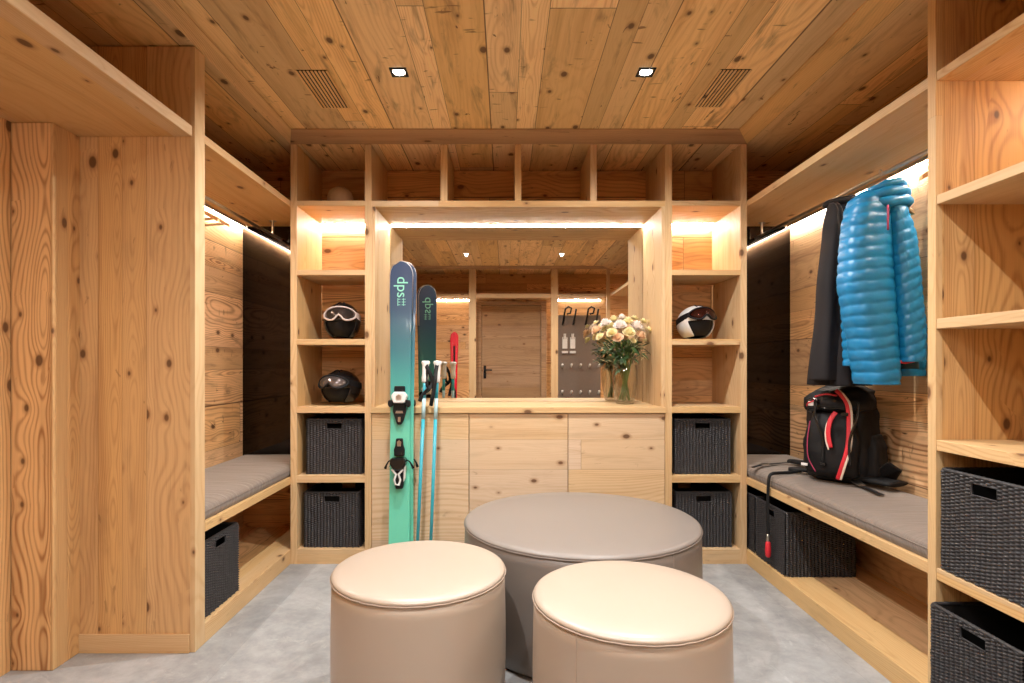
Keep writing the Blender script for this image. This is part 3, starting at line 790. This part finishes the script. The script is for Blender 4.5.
    b_.rotation_euler = (Matrix.Rotation(-lean, 3, 'X') @ Matrix.Rotation(PI, 3, 'Z')).to_euler()
ski_pair(-.589, 3.115, math.radians(2.6), 'front teal ski with navy tip, bindings towards the room', 'rear teal ski standing behind the front one, its tip seen in the mirror')

def pole(xb, yb, xt, yt, zt, label, sgn):
    t = thing('ski_pole', label, 'ski pole', (xb, yb, 0), 0, 'pair of blue ski poles')
    a, b_ = Vector((xb, yb, .0)), Vector((xt, yt, zt))
    def q(s): return a.lerp(b_, s)
    obj('shaft', MB().tube([q(.03), q(.72)], [.0085, .0105], 12), 'teal', t, smooth=True)
    obj('upper_shaft', MB().tube([q(.72), q(.82)], .0108, 12), 'ltteal', t, smooth=True)
    obj('shaft_sleeve', MB().tube([q(.82), q(.905)], .0108, 12), 'teal', t, smooth=True)
    m = MB().tube([q(.895), q(.90), q(.92), q(.94), q(.96), q(.98), q(.992), q(1.)], [.013, .018, .019, .0175, .018, .0185, .025, .022], 14)
    obj('grip', m, 'white', t, smooth=True)
    obj('tip', MB().tube([q(.0), q(.035)], [.002, .006], 10), 'chrome', t, smooth=True)
    z = .055
    obj('basket', MB().lathe([(.009, 0), (.042, -.006), (.044, -.002), (.012, .008)], 24, tuple(q(.055))), 'black', t, smooth=True)
    top = q(.985); s = sgn
    p = [top+Vector(d) for d in ((.0, -.012, 0), (s*.018, -.028, -.03), (s*.036, -.030, -.07), (s*.042, -.03, -.11), (s*.026, -.050, -.14), (s*.006, -.03, -.155), (-s*.02, -.03, -.185), (-s*.03, -.03, -.21))]
    if sgn < 0: p = [top+Vector(d) for d in ((.0, -.014, 0), (-.006, -.03, -.04), (-.008, -.050, -.09), (-.014, -.050, -.14), (-.024, -.050, -.19), (-.034, -.030, -.235))]
    sm = []
    for k in range(len(p)-1):
        for i in range(4):
            t0 = i/4.; p0, p1, p2, p3 = p[max(k-1, 0)], p[k], p[k+1], p[min(k+2, len(p)-1)]
            sm.append(.5*((2*p1)+(p2-p0)*t0+(2*p0-5*p1+4*p2-p3)*t0*t0+(3*p1-p0-3*p2+p3)*t0**3))
    sm.append(p[-1])
    m = MB().tube(sm, .011, 8, flat=.22, up=(0, 1, 0))
    p2 = [top+Vector(d) for d in ((.0, -.012, 0), (s*.010, -.02, -.04), (s*.006, -.024, -.08), (s*.012, -.026, -.12), (s*.026, -.03, -.14))]
    if sgn > 0: m.tube(p2, .009, 8, flat=.22, up=(0, 1, 0))
    obj('wrist_strap', m, 'darkfab', t, smooth=True)
    return t
pole(-.486, 3.06, -.452, 3.195, 1.172, 'blue ski pole with white grip, next to the teal skis', 1)
pole(-.412, 3.06, -.384, 3.195, 1.172, 'blue ski pole with white grip, farther from the skis', -.3)

# red ski by the entrance wall
t = thing('ski', 'bright red ski leaning on the plank wall, seen in the mirror', 'ski', (-.71, YF+.13, 0), world=False)
t.rotation_euler = (math.radians(3.2), 0, PI)
t.rotation_euler = (Matrix.Rotation(math.radians(3.2), 3, 'X') @ Matrix.Rotation(PI, 3, 'Z')).to_euler()
obj('body', ski_mesh(1.62, .115, .080, .105), 'redski', t, bev=.001)
obj('marking', MB().box(-.012, .012, -.0115, -.0095, 1.10, 1.42), 'black', t)
obj('binding', MB().prism([(-.03, .6), (.03, .6), (.03, .78), (.0, .86), (-.03, .78)], -.05, -.008), 'black', t, bev=.005)

# ------------------------------------------------------------------ hangers
def hanger(x, y, z, label, parent=None, rz=0.):
    t = thing('clothes_hanger', label, 'clothes hanger', (x, y, z), rz, 'wooden clothes hangers on the rails', world=False)
    # rail centre is the origin
    pts = [(-.012*math.cos(a)+0.0, 0, .0015+.0125*math.sin(a)) for a in [PI*(-.15)+PI*1.15*k/12 for k in range(13)]]
    pts = [(.0125*math.cos(a), 0, .0125*math.sin(a)) for a in [math.radians(200-k*22) for k in range(12)]]
    pts += [(.0, 0, -.03), (0, 0, -.085)]
    obj('hook', MB().tube(pts, .002, 8), 'chrome', t, smooth=True)
    m = MB(); n = 24; rings = []
    for k in range(n+1):
        s = -1+2*k/n; X = s*.215; Z = -.085-.10*abs(s)**1.35-.0
        w = .012+.006*abs(s); h = .017-.004*abs(s)
        Y = -.035*abs(s)**2
        rings.append([(X, Y-w/2*1.2, Z-h), (X, Y+w/2*1.2, Z-h), (X, Y+w/2, Z+h*.3), (X, Y-w/2, Z+h*.3)])
    m.loft(rings); obj('shoulders', m, 'hanger', t, bev=.003)
    obj('trouser_bar', MB().tube([(-.185, -.024, -.178), (0, -.012, -.186), (.185, -.024, -.178)], .0062, 10), 'hanger', t, smooth=True)
    return t
hg = hanger(-1.474, 2.50, 1.975, 'empty wooden hanger on the left rail, nearer the end panel')
G2 = 'wooden clothes hangers on the rails'
dup(hg, (-1.474, 2.585, 1.975), .05, 'empty wooden hanger on the left rail, farther from the end panel', G2)
dup(hg, (1.65, 1.955, 1.985), -.05, 'empty wooden hanger on the right rail between cyan jacket and side shelving', G2)
o = dup(hg, (1.63, 2.43, 1.985), -.15, 'wooden hanger holding the cyan down jacket', G2); o.scale = (.52, 1, 1)
o = dup(hg, (1.645, 2.70, 1.985), -.1, 'wooden hanger holding the black jacket', G2); o.scale = (.5, 1, 1)

# ------------------------------------------------------------------ jackets
def interp(tab, y):
    if y <= tab[0][0]: return tab[0][1]
    for (a, b_), (c, d) in zip(tab, tab[1:]):
        if y <= c: s = (y-a)/(c-a); s2 = s*s*(3-2*s)*.5+s*.5; return b_+(d-b_)*s2
    return tab[-1][1]
def garment(left, right, y0, y1, Y, depth, quilt=0., pitch=.048, n=150, m=56, dyaw=0., tilt=0., folds=0., chev=0., seed=0, close=True):
    """left/right: (photo row, photo column) outline of the hanging piece, at distance Y; real depth in metres"""
    mb = MB(); rings = []
    for k in range(n+1):
        s = k/n; py = y0+(y1-y0)*s
        xl, xr = interp(left, py), interp(right, py)
        cx = (P(xl, py, Y).x+P(xr, py, Y).x)/2; hw = (P(xr, py, Y).x-P(xl, py, Y).x)/2
        z = P(0, py, Y).z
        end = min(1., math.sqrt(max(0.02, 1-(1-min(1, s/.10))**2)))
        dp = depth/2*end*(.75+.25*s)
        ring = []
        for i in range(m):
            a = 2*PI*i/m
            ca, sa = math.cos(a), math.sin(a)
            ex = .8
            X = hw*math.copysign(abs(ca)**ex, ca); Yy = dp*math.copysign(abs(sa)**ex, sa)
            zz = z+tilt*X
            if chev: zz += -chev*abs(X)
            r = 1.
            if quilt:
                ph = abs(math.sin(PI*(z+tilt*X+.005*noise.noise(Vector((ca*2.2+seed, sa*2, z*5))))/pitch))
                pf = ph**.42
                w = .0022*noise.noise(Vector((ca*3, sa*3, z*12+seed)))+.0032*noise.noise(Vector((a*13, z*48, seed+3)))*(1-.5*ph)
                dlt = quilt*(pf-.6)+w
            else:
                dlt = 0
            if folds:
                dlt += folds*(noise.noise(Vector((a*1.9+1.5*math.sin(a), z*2.2, seed)))+.55*math.sin(a*5+seed+z*2.5)*.6*s)
            L_ = math.hypot(ca/ max(hw, .01), sa/max(dp, .01)); nx, ny = ca/max(hw, .01)/L_, sa/max(dp, .01)/L_
            X += nx*dlt; Yy += ny*dlt
            ring.append((cx+X, Y+Yy+dyaw*X, z))
        rings.append(ring)
    mb.loft(rings, True)
    return mb
# cyan down jacket
t = thing('down_jacket', 'bright cyan quilted down jacket hanging at the right rail', 'jacket', (1.62, 2.43, 1.05))
YJ = 2.40
left = [(190, 866), (195, 856), (203, 848), (225, 842), (255, 839), (285, 837), (311, 842), (345, 850), (384, 858)]
right = [(190, 884), (200, 888), (214, 890), (254, 893), (300, 895), (375, 895), (384, 894)]
obj('torso', garment(left, right, 191, 384, YJ, .21, quilt=.0075, pitch=.047, tilt=-.10, seed=1, dyaw=.25), 'blue', t, smooth=True)
left = [(196, 888), (207, 886), (250, 890), (300, 893), (362, 896)]
right = [(196, 898), (207, 904), (247, 916), (281, 918), (332, 922), (362, 922)]
obj('sleeve', garment(left, right, 197, 362, YJ-.03, .13, quilt=.007, pitch=.043, chev=.0, tilt=-.45, seed=5, dyaw=.2), 'blue', t, smooth=True)
left = [(205, 896), (240, 899), (300, 897), (376, 896)]
right = [(205, 906), (240, 916), (281, 921), (332, 926), (376, 925)]
obj('front_panel', garment(left, right, 206, 376, YJ+.09, .07, quilt=.007, pitch=.042, tilt=.1, seed=8, dyaw=.1), 'blue', t, smooth=True)
left = [(205, 846), (250, 841), (370, 846)]
right = [(205, 868), (250, 868), (370, 866)]
obj('sleeve', garment(left, right, 206, 366, YJ+.085, .10, quilt=.009, pitch=.042, seed=9), 'blue', t, smooth=True)
obj('lining', garment([(355, 898), (369, 898)], [(355, 917), (369, 917)], 356, 369, YJ+.02, .07, seed=2), 'bluedark', t, smooth=True)
# collar / hood : puffy ring
pts = []
m = MB()
for q_, (zc, r1) in enumerate(((1.832, .024), (1.862, .023), (1.886, .017))):
    ring = [(1.615+.092*math.cos(a)*(1-.12*q_), YJ-.005+.07*math.sin(a), zc+.018*math.cos(a)*.6-.012*math.sin(a)*q_) for a in [2*PI*k/32 for k in range(32)]]
    m.tube(ring, [r1+.0025*math.sin(k*1.7+q_) for k in range(32)], 10, closed=True)
obj('collar', m, 'blue', t, smooth=True)
q0 = [P(888, y, YJ-.115) for y in (205, 214, 222, 230)]
obj('zip', MB().tube(q0, .004, 8), 'pink', t, smooth=True)
q0 = [P(x, y, YJ-.06) for x, y in ((898, 361.5), (905, 362.5), (917, 360))]
obj('hem_trim', MB().tube(q0, .007, 8), 'red', t, smooth=True)
# black jacket
t = thing('shell_jacket', 'long black jacket hanging behind the cyan one', 'jacket', (1.60, 2.66, 1.05))
YK = 2.70
left = [(198, 838), (206, 831), (231, 828), (298, 821), (382, 811)]
right = [(198, 852), (206, 860), (231, 866), (298, 868), (384, 868)]
obj('body', garment(left, right, 199, 385, YK, .20, folds=.012, seed=12, n=90), 'jackblack', t, smooth=True)
left = [(204, 830), (231, 826), (298, 819), (380, 811)]
right = [(204, 838), (231, 843), (298, 842), (380, 838)]
obj('sleeve', garment(left, right, 203, 380, YK-.08, .13, folds=.010, seed=15, n=90), 'jackblack', t, smooth=True)
left = [(380, 836), (386, 836)]; right = [(380, 852), (386, 852)]
obj('sleeve', garment([(206, 850), (298, 838), (386, 832)], [(206, 862), (298, 856), (386, 853)], 206, 386, YK-.11, .10, folds=.009, seed=19, n=90), 'jackblack', t, smooth=True)
m = MB()
ring = [(1.63+.075*math.cos(a), YK+.055*math.sin(a), 1.935+.01*math.cos(a)) for a in [2*PI*k/28 for k in range(28)]]
m.tube(ring, .017, 8, closed=True); obj('collar', m, 'jackblack', t, smooth=True)

# ------------------------------------------------------------------ backpack
BPX, BPY, BPZ = 1.70, 2.83, .572
t = thing('backpack', 'black ski backpack with red and white webbing on the right cushion', 'backpack', (BPX, BPY, BPZ), math.radians(-50), world=False)
def pack_ring(z, w, d, yo, xo=0., m=40, ex=.6):
    r = []
    for i in range(m):
        a = 2*PI*i/m; ca, sa = math.cos(a), math.sin(a)
        r.append((xo+w/2*math.copysign(abs(ca)**ex, ca), yo+d/2*math.copysign(abs(sa)**ex, sa), z))
    return r
def pack(tab, seed=0, ns=5, amp=.006):
    rings = []
    for k in range(len(tab)-1):
        for i in range(ns):
            s = i/ns; s = s*s*(3-2*s)*.4+s*.6
            a, b_ = tab[k], tab[k+1]
            rings.append(pack_ring(*[a[q]+(b_[q]-a[q])*s for q in range(5)]))
    rings.append(pack_ring(*tab[-1]))
    for r in rings:
        for i, p in enumerate(r):
            dv = amp*noise.noise(Vector((p[0]*9+seed, p[1]*9, p[2]*12)))+amp*.5*noise.noise(Vector((p[0]*22+seed, p[1]*22, p[2]*30)))
            c = Vector((0, 0, 0)); dr = Vector((p[0], p[1], 0)); 
            if dr.length > 1e-4: dr.normalize()
            r[i] = (p[0]+dr.x*dv*2, p[1]+dr.y*dv*2, p[2])
    return MB().loft(rings)
ribbon_jobs = []
# local: -y is the front of the pack, z up
obj('main_compartment', pack([(0, .22, .16, .0, 0), (.015, .30, .22, 0, 0), (.08, .32, .24, 0, 0), (.22, .31, .235, .0, 0), (.34, .30, .22, .01, 0), (.41, .28, .20, .015, 0), (.44, .24, .16, .02, 0), (.452, .14, .09, .02, 0)], 1), 'darkfab', t, smooth=True)
obj('front_pocket', pack([(.03, .17, .05, -.115, .0), (.05, .23, .09, -.125, 0), (.16, .245, .10, -.128, 0), (.28, .22, .085, -.118, 0), (.34, .18, .05, -.105, 0)], 4), 'darkfab', t, smooth=True)
obj('lid', pack([(.352, .25, .20, -.02, 0), (.366, .288, .245, -.012, 0), (.41, .292, .25, -.012, 0), (.45, .25, .20, -.005, .01), (.474, .15, .10, .01, .02)], 7, 6, .012), 'darkfab', t, smooth=True)
obj('helmet_holder', MB().sphere((-.085, -.115, .375), (.048, .04, .04), 18, 12), 'blackgloss', t, smooth=True)
for q_ in ((-.06, -.02), (.125, .10)):
    ribbon_jobs.append(q_)
obj('side_pocket', pack([(.02, .06, .12, -.01, .155), (.05, .08, .15, -.01, .158), (.18, .075, .14, -.01, .155), (.24, .04, .10, -.01, .15)], 9), 'darkfab', t, smooth=True)
def ribbon(name, pts, mat, r=.008, fl=.25, up=(0, 1, 0), par=None):
    sm = []; p = [Vector(q) for q in pts]
    for k in range(len(p)-1):
        for i in range(6):
            t0 = i/6.; p0, p1, p2, p3 = p[max(k-1, 0)], p[k], p[k+1], p[min(k+2, len(p)-1)]
            sm.append(.5*((2*p1)+(p2-p0)*t0+(2*p0-5*p1+4*p2-p3)*t0*t0+(3*p1-p0-3*p2+p3)*t0**3))
    sm.append(p[-1])
    return obj(name, MB().tube(sm, r, 8, flat=fl, up=up), mat, par or t, smooth=True)
ribbon('webbing_strap', [(.02, -.13, .455), (.05, -.145, .43), (.078, -.152, .384), (.086, -.160, .29), (.088, -.182, .19), (.068, -.190, .10), (.045, -.180, .03)], 'red', .0095)
ribbon('webbing_strap', [(.03, -.131, .457), (.062, -.146, .43), (.090, -.152, .384), (.098, -.158, .29), (.100, -.180, .19), (.080, -.190, .10), (.057, -.180, .03)], 'cream', .0065)
ribbon('pocket_strap', [(.03, -.160, .35), (.012, -.176, .31), (.006, -.186, .25), (.018, -.192, .18)], 'red', .011)
ribbon('pocket_strap', [(.008, -.166, .325), (-.005, -.18, .28), (-.004, -.190, .22), (.012, -.196, .17)], 'cream', .0035)
ribbon('piping', [(-.085, -.165, .30), (-.092, -.178, .20), (-.085, -.185, .12), (-.05, -.188, .055)], 'pink', .0028, 1.)
ribbon('piping', [(-.075, -.13, .42), (-.02, -.142, .435), (.03, -.145, .43)], 'red', .0045, 1.)
ribbon('piping', [(-.11, -.135, .36), (-.10, -.158, .385), (-.07, -.158, .40)], 'red', .0035, 1.)
for xa, xb in ribbon_jobs:
    ribbon('compression_strap', [(xa, -.150, .40), (xa, -.170, .33), (xb, -.188, .22), (xb, -.185, .10)], 'blackgloss', .006)
ribbon('lid_seam', [(-.145, -.06, .368), (-.12, -.12, .366), (0, -.142, .366), (.12, -.12, .366), (.145, -.05, .368)], 'blackgloss', .004, 1.)
obj('emblem', MB().box(-.098, -.072, -.158, -.153, .375, .398), 'white', t, bev=.002)
obj('emblem', MB().box(-.125, -.095, -.172, -.166, .075, .088), 'white', t, bev=.001)
obj('buckle', MB().box(.055, .085, -.168, -.155, .335, .35), 'blackgloss', t, bev=.002)
obj('buckle', MB().box(-.03, -.005, -.190, -.172, .09, .105), 'blackgloss', t, bev=.002)
ribbon('haul_loop', [(-.04, .03, .46), (-.02, .04, .485), (.02, .04, .485), (.04, .03, .46)], 'darkfab', .010)
# hip belt wings
def slab(pts, th, mat, name):
    top = [Vector(p) for p in pts]; n = len(top)
    mb = MB(); mb.add([p for p in top]+[p-Vector((0, 0, th)) for p in top], [tuple(range(n)), tuple(range(2*n-1, n-1, -1))]+[(i, i+n, (i+1) % n+n, (i+1) % n) for i in range(n)])
    return obj(name, mb, mat, t, bev=.004)
TI = (Matrix.Translation(Vector((BPX, BPY, BPZ))) @ Matrix.Rotation(math.radians(-50), 4, 'Z')).inverted()
def L(pts): return [TI @ Vector(p) for p in pts]
def wing(a, b_, w0, w1, th, z0=.585):
    a, b_ = Vector(a), Vector(b_); d = (b_-a).normalized(); nrm = Vector((-d.y, d.x, 0)); rings = []
    for k in range(9):
        s = k/8; c = a.lerp(b_, s); w = (w0+(w1-w0)*s)/2; h = th*(1-.4*s)
        ring = []
        for i in range(12):
            an = 2*PI*i/12
            ring.append(c+nrm*(w*math.cos(an))+Vector((0, 0, h*math.sin(an))))
        rings.append(L(ring))
    return MB().loft(rings)
hb = obj('hip_belt', wing((1.76, 3.00, .60), (1.66, 3.26, .592), .11, .05, .020), 'darkfab', t, smooth=True)
obj('hip_belt', wing((1.66, 2.92, .60), (1.53, 3.02, .59), .10, .03, .018), 'darkfab', t, smooth=True)
m = wing((1.74, 2.72, .60), (1.80, 2.56, .605), .10, .13, .022); obj('hip_belt', m, 'darkfab', t, smooth=True)
# standing fin of the belt against the wall
fin = [(1.78, 2.70, .585), (1.86, 2.66, .60), (1.85, 2.60, .66), (1.80, 2.62, .70), (1.77, 2.68, .64)]
m = MB(); fl = L(fin); f2 = L([(x-.02, y-.012, z) for x, y, z in fin]); n_ = len(fl)
m.add(fl+f2, [tuple(range(n_)), tuple(range(2*n_-1, n_-1, -1))]+[(i, i+n_, (i+1) % n_+n_, (i+1) % n_) for i in range(n_)])
obj('belt_fin', m, 'darkfab', t, bev=.008)
ribbon('belt_webbing', L([(1.68, 3.22, .592), (1.60, 3.25, .581), (1.50, 3.21, .580), (1.44, 3.17, .582), (1.385, 3.13, .578)]), 'darkfab', .013, .2, (0, 0, 1))
obj('buckle', wing((1.50, 3.21, .585), (1.45, 3.175, .585), .034, .030, .006), 'chrome', t)
ribbon('belt_webbing', L([(1.60, 2.98, .592), (1.52, 2.965, .582), (1.44, 2.95, .581), (1.405, 2.945, .578), (1.388, 2.943, .560), (1.383, 2.943, .50), (1.381, 2.943, .42), (1.380, 2.94, .34), (1.381, 2.94, .25)]), 'darkfab', .0085, .45, (0, 1, 0))
ribbon('loose_strap', L([(1.70, 2.72, .583), (1.68, 2.62, .580), (1.665, 2.53, .580), (1.655, 2.46, .580)]), 'darkfab', .014, .2, (0, 0, 1))
obj('buckle', wing((1.69, 2.70, .590), (1.675, 2.63, .586), .045, .035, .009), 'chrome', t)
q0 = [(1.381, 2.94, z) for z in (.262, .245, .225)]
obj('toggle_ring', MB().tube(L(q0), [.008, .009, .009], 10), 'chrome', t, smooth=True)
q0 = [(1.381, 2.94, z) for z in (.226, .215, .18, .15, .142)]
obj('toggle', MB().tube(L(q0), [.008, .013, .015, .014, .009], 12), 'red', t, smooth=True)

# ------------------------------------------------------------------ vase and flowers
VX, VY, VZ = .745, 3.48, .9085
t = thing('glass_vase', 'tall barrel shaped clear glass vase on the counter', 'vase', (VX, VY, VZ))
out = [(.052, 0), (.061, .02), (.071, .08), (.078, .15), (.076, .21), (.066, .265), (.056, .30)]
inn = [(.053, .299), (.063, .264), (.073, .209), (.075, .15), (.068, .08), (.056, .024), (.04, .014), (.002, .013)]
obj('glass_body', MB().lathe(out+inn, 48, (VX, VY, VZ)), 'glass', t, smooth=True)
t = thing('flower_bouquet', 'bouquet of cream, pink and yellow blooms in the glass vase', 'bouquet', (VX, VY, VZ+.02))
rg = random.Random(11)
for k in range(16):
    a = rg.uniform(0, 2*PI); r0 = rg.uniform(.01, .042); r1 = rg.uniform(.0, .03)
    p0 = (VX+r0*math.cos(a+2.6), VY+r0*math.sin(a+2.6), VZ+.022); p1 = (VX+r1*math.cos(a), VY+r1*math.sin(a), VZ+.20)
    p2 = (VX+.10*math.cos(a)*rg.uniform(.3, 1), VY+.07*math.sin(a), VZ+.40)
    obj('stem', MB().tube([p0, p1, p2], .0032, 6), 'stem', t, smooth=True)
def leafblade(mb, base, d, ln, w, droop):
    base, d = Vector(base), Vector(d).normalized(); sd = d.cross(Vector((rg.uniform(-.3, .3), rg.uniform(-.3, .3), 1))).normalized(); up = sd.cross(d)
    v = []; n = 5
    for k in range(n+1):
        s = k/n; c = base+d*(ln*s)-Vector((0, 0, droop*s*s)); ww = w*math.sin(PI*min(.97, .06+s*.94))**.8/2
        v += [c-sd*ww+up*.15*ww, c-up*.12*ww, c+sd*ww+up*.15*ww]
    f = []
    for k in range(n):
        for i in (0, 1): f.append((k*3+i, k*3+i+1, k*3+i+4, k*3+i+3))
    mb.add(v, f)
for mat, cnt in (('leaf', 150), ('leaf2', 60)):
    m = MB()
    for k in range(cnt):
        a = rg.uniform(0, 2*PI); r = rg.uniform(.01, .12); z = rg.uniform(.27, .40)
        if mat == 'leaf2': a = rg.uniform(2.2, 4.4); z = rg.uniform(.22, .36); r = rg.uniform(.03, .12)
        r *= min(1., (z-.18)/.12)
        leafblade(m, (VX+r*math.cos(a), VY+r*math.sin(a)*.8, VZ+z), (math.cos(a), math.sin(a), rg.uniform(-.5, .7)), rg.uniform(.035, .075), rg.uniform(.014, .028), rg.uniform(.0, .03))
    o = obj('foliage', m, mat, t, smooth=True); o['kind'] = 'stuff'
m = MB()
for k in range(60):
    a = rg.uniform(0, 2*PI); z = rg.uniform(.24, .45); r = rg.uniform(.05, .12)
    p = Vector((VX+r*math.cos(a), VY+r*math.sin(a)*.8, VZ+z)); d = Vector((math.cos(a), math.sin(a), rg.uniform(.2, 1.2))).normalized()*rg.uniform(.03, .06)
    m.tube([p, p+d*.6, p+d], .0012, 4)
o = obj('sprigs', m, 'fy', t); o['kind'] = 'stuff'
def bloom(c, r, mat, nrm, kind):
    mb = MB(); nrm = Vector(nrm).normalized(); rot = nrm.to_track_quat('Z', 'Y').to_matrix()
    c = Vector(c)
    lay = ((5, .28, 1.15), (6, .55, .85), (7, .82, .45), (8, 1., .1)) if kind == 'rose' else ((6, .4, .9), (9, .75, .45), (10, 1., .15))
    for li, (n, rr, up_) in enumerate(lay):
        for k in range(n):
            a = 2*PI*k/n+li*.5+rg.uniform(-.1, .1); v = []; hw = PI/n*1.25
            for i in range(5):
                for j in range(5):
                    s = j/4; aa = a+(i-2)/2*hw*(1-.35*s*s)
                    rad = r*(.12+rr*.88*s); zz = r*(up_*s**1.5*.75-.15*(1-s)+.06*(1-((i-2)/2)**2)*s)
                    if s == 1: rad *= .97+.05*rg.random()
                    v.append(c+rot @ Vector((rad*math.cos(aa), rad*math.sin(aa), zz)))
            mb.add(v, [(i*5+j, i*5+j+1, (i+1)*5+j+1, (i+1)*5+j) for i in range(4) for j in range(4)])
    mb.sphere(tuple(c+nrm*(r*.15)), r*.3, 8, 6)
    return mb
spots = [(597, 331, .0, .032, 'fp'), (606, 324, -.03, .032, 'fw'), (600, 337, -.05, .024, 'fy'), (612, 333, -.08, .030, 'fy'), (620, 326, -.06, .036, 'fw'), (618, 338, -.09, .030, 'fp'),
         (628, 322, -.02, .030, 'fy'), (629, 333, -.09, .034, 'fy'), (636, 327, -.04, .036, 'fw'), (640, 336, -.05, .030, 'fp'), (643, 322, .02, .026, 'fy'), (614, 320, .03, .028, 'fy'),
         (648, 330, .0, .026, 'fy'), (606, 335, .04, .026, 'fp'), (634, 319, .06, .026, 'fy'), (622, 319, .07, .030, 'fw'), (612, 328, .09, .034, 'fy'), (628, 330, .11, .034, 'fp'),
         (640, 330, .09, .030, 'fw'), (602, 328, .07, .028, 'fy'), (644, 340, .02, .020, 'fy'), (596, 323, .02, .018, 'fy'), (633, 341, -.08, .018, 'fy'), (649, 322, .04, .018, 'fy')]
for px, py, dy, r, mat in spots:
    p = P(px, py, VY+dy); n_ = p-Vector((VX, VY, VZ+.30))
    obj('blossom', bloom(p, r*1.2, mat, n_+Vector((0, -.05, .05)), 'rose' if r > .026 else 'aster'), mat, t, smooth=True)

# ------------------------------------------------------------------ camera, world, colour management
cam = bpy.data.cameras.new('camera'); co = bpy.data.objects.new('camera', cam); COL.objects.link(co)
cam.sensor_width = 36.; cam.lens = F*36/1024; cam.clip_start = .02
cam.shift_x = (512-VPX)/1024.; cam.shift_y = (VPY-341.5)/1024.
co.location = (0, 0, EYE); co.rotation_euler = (PI/2, 0, 0); sc.camera = co
w = bpy.data.worlds.new('world'); sc.world = w; w.use_nodes = True
w.node_tree.nodes['Background'].inputs[0].default_value = (1, .9, .8, 1); w.node_tree.nodes['Background'].inputs[1].default_value = .05
vs = sc.view_settings; vs.view_transform = 'Standard'; vs.look = 'None'; vs.gamma = 1.; vs.use_curve_mapping = False; vs.exposure = .38
sc.cycles.max_bounces = 10; sc.cycles.diffuse_bounces = 6; sc.cycles.glossy_bounces = 5; sc.cycles.transmission_bounces = 8
sc.cycles.caustics_reflective = False; sc.cycles.caustics_refractive = False
sc.cycles.sample_clamp_indirect = 4.; sc.cycles.use_denoising = True
for o in sc.objects:
    if '_world' in o: del o['_world']
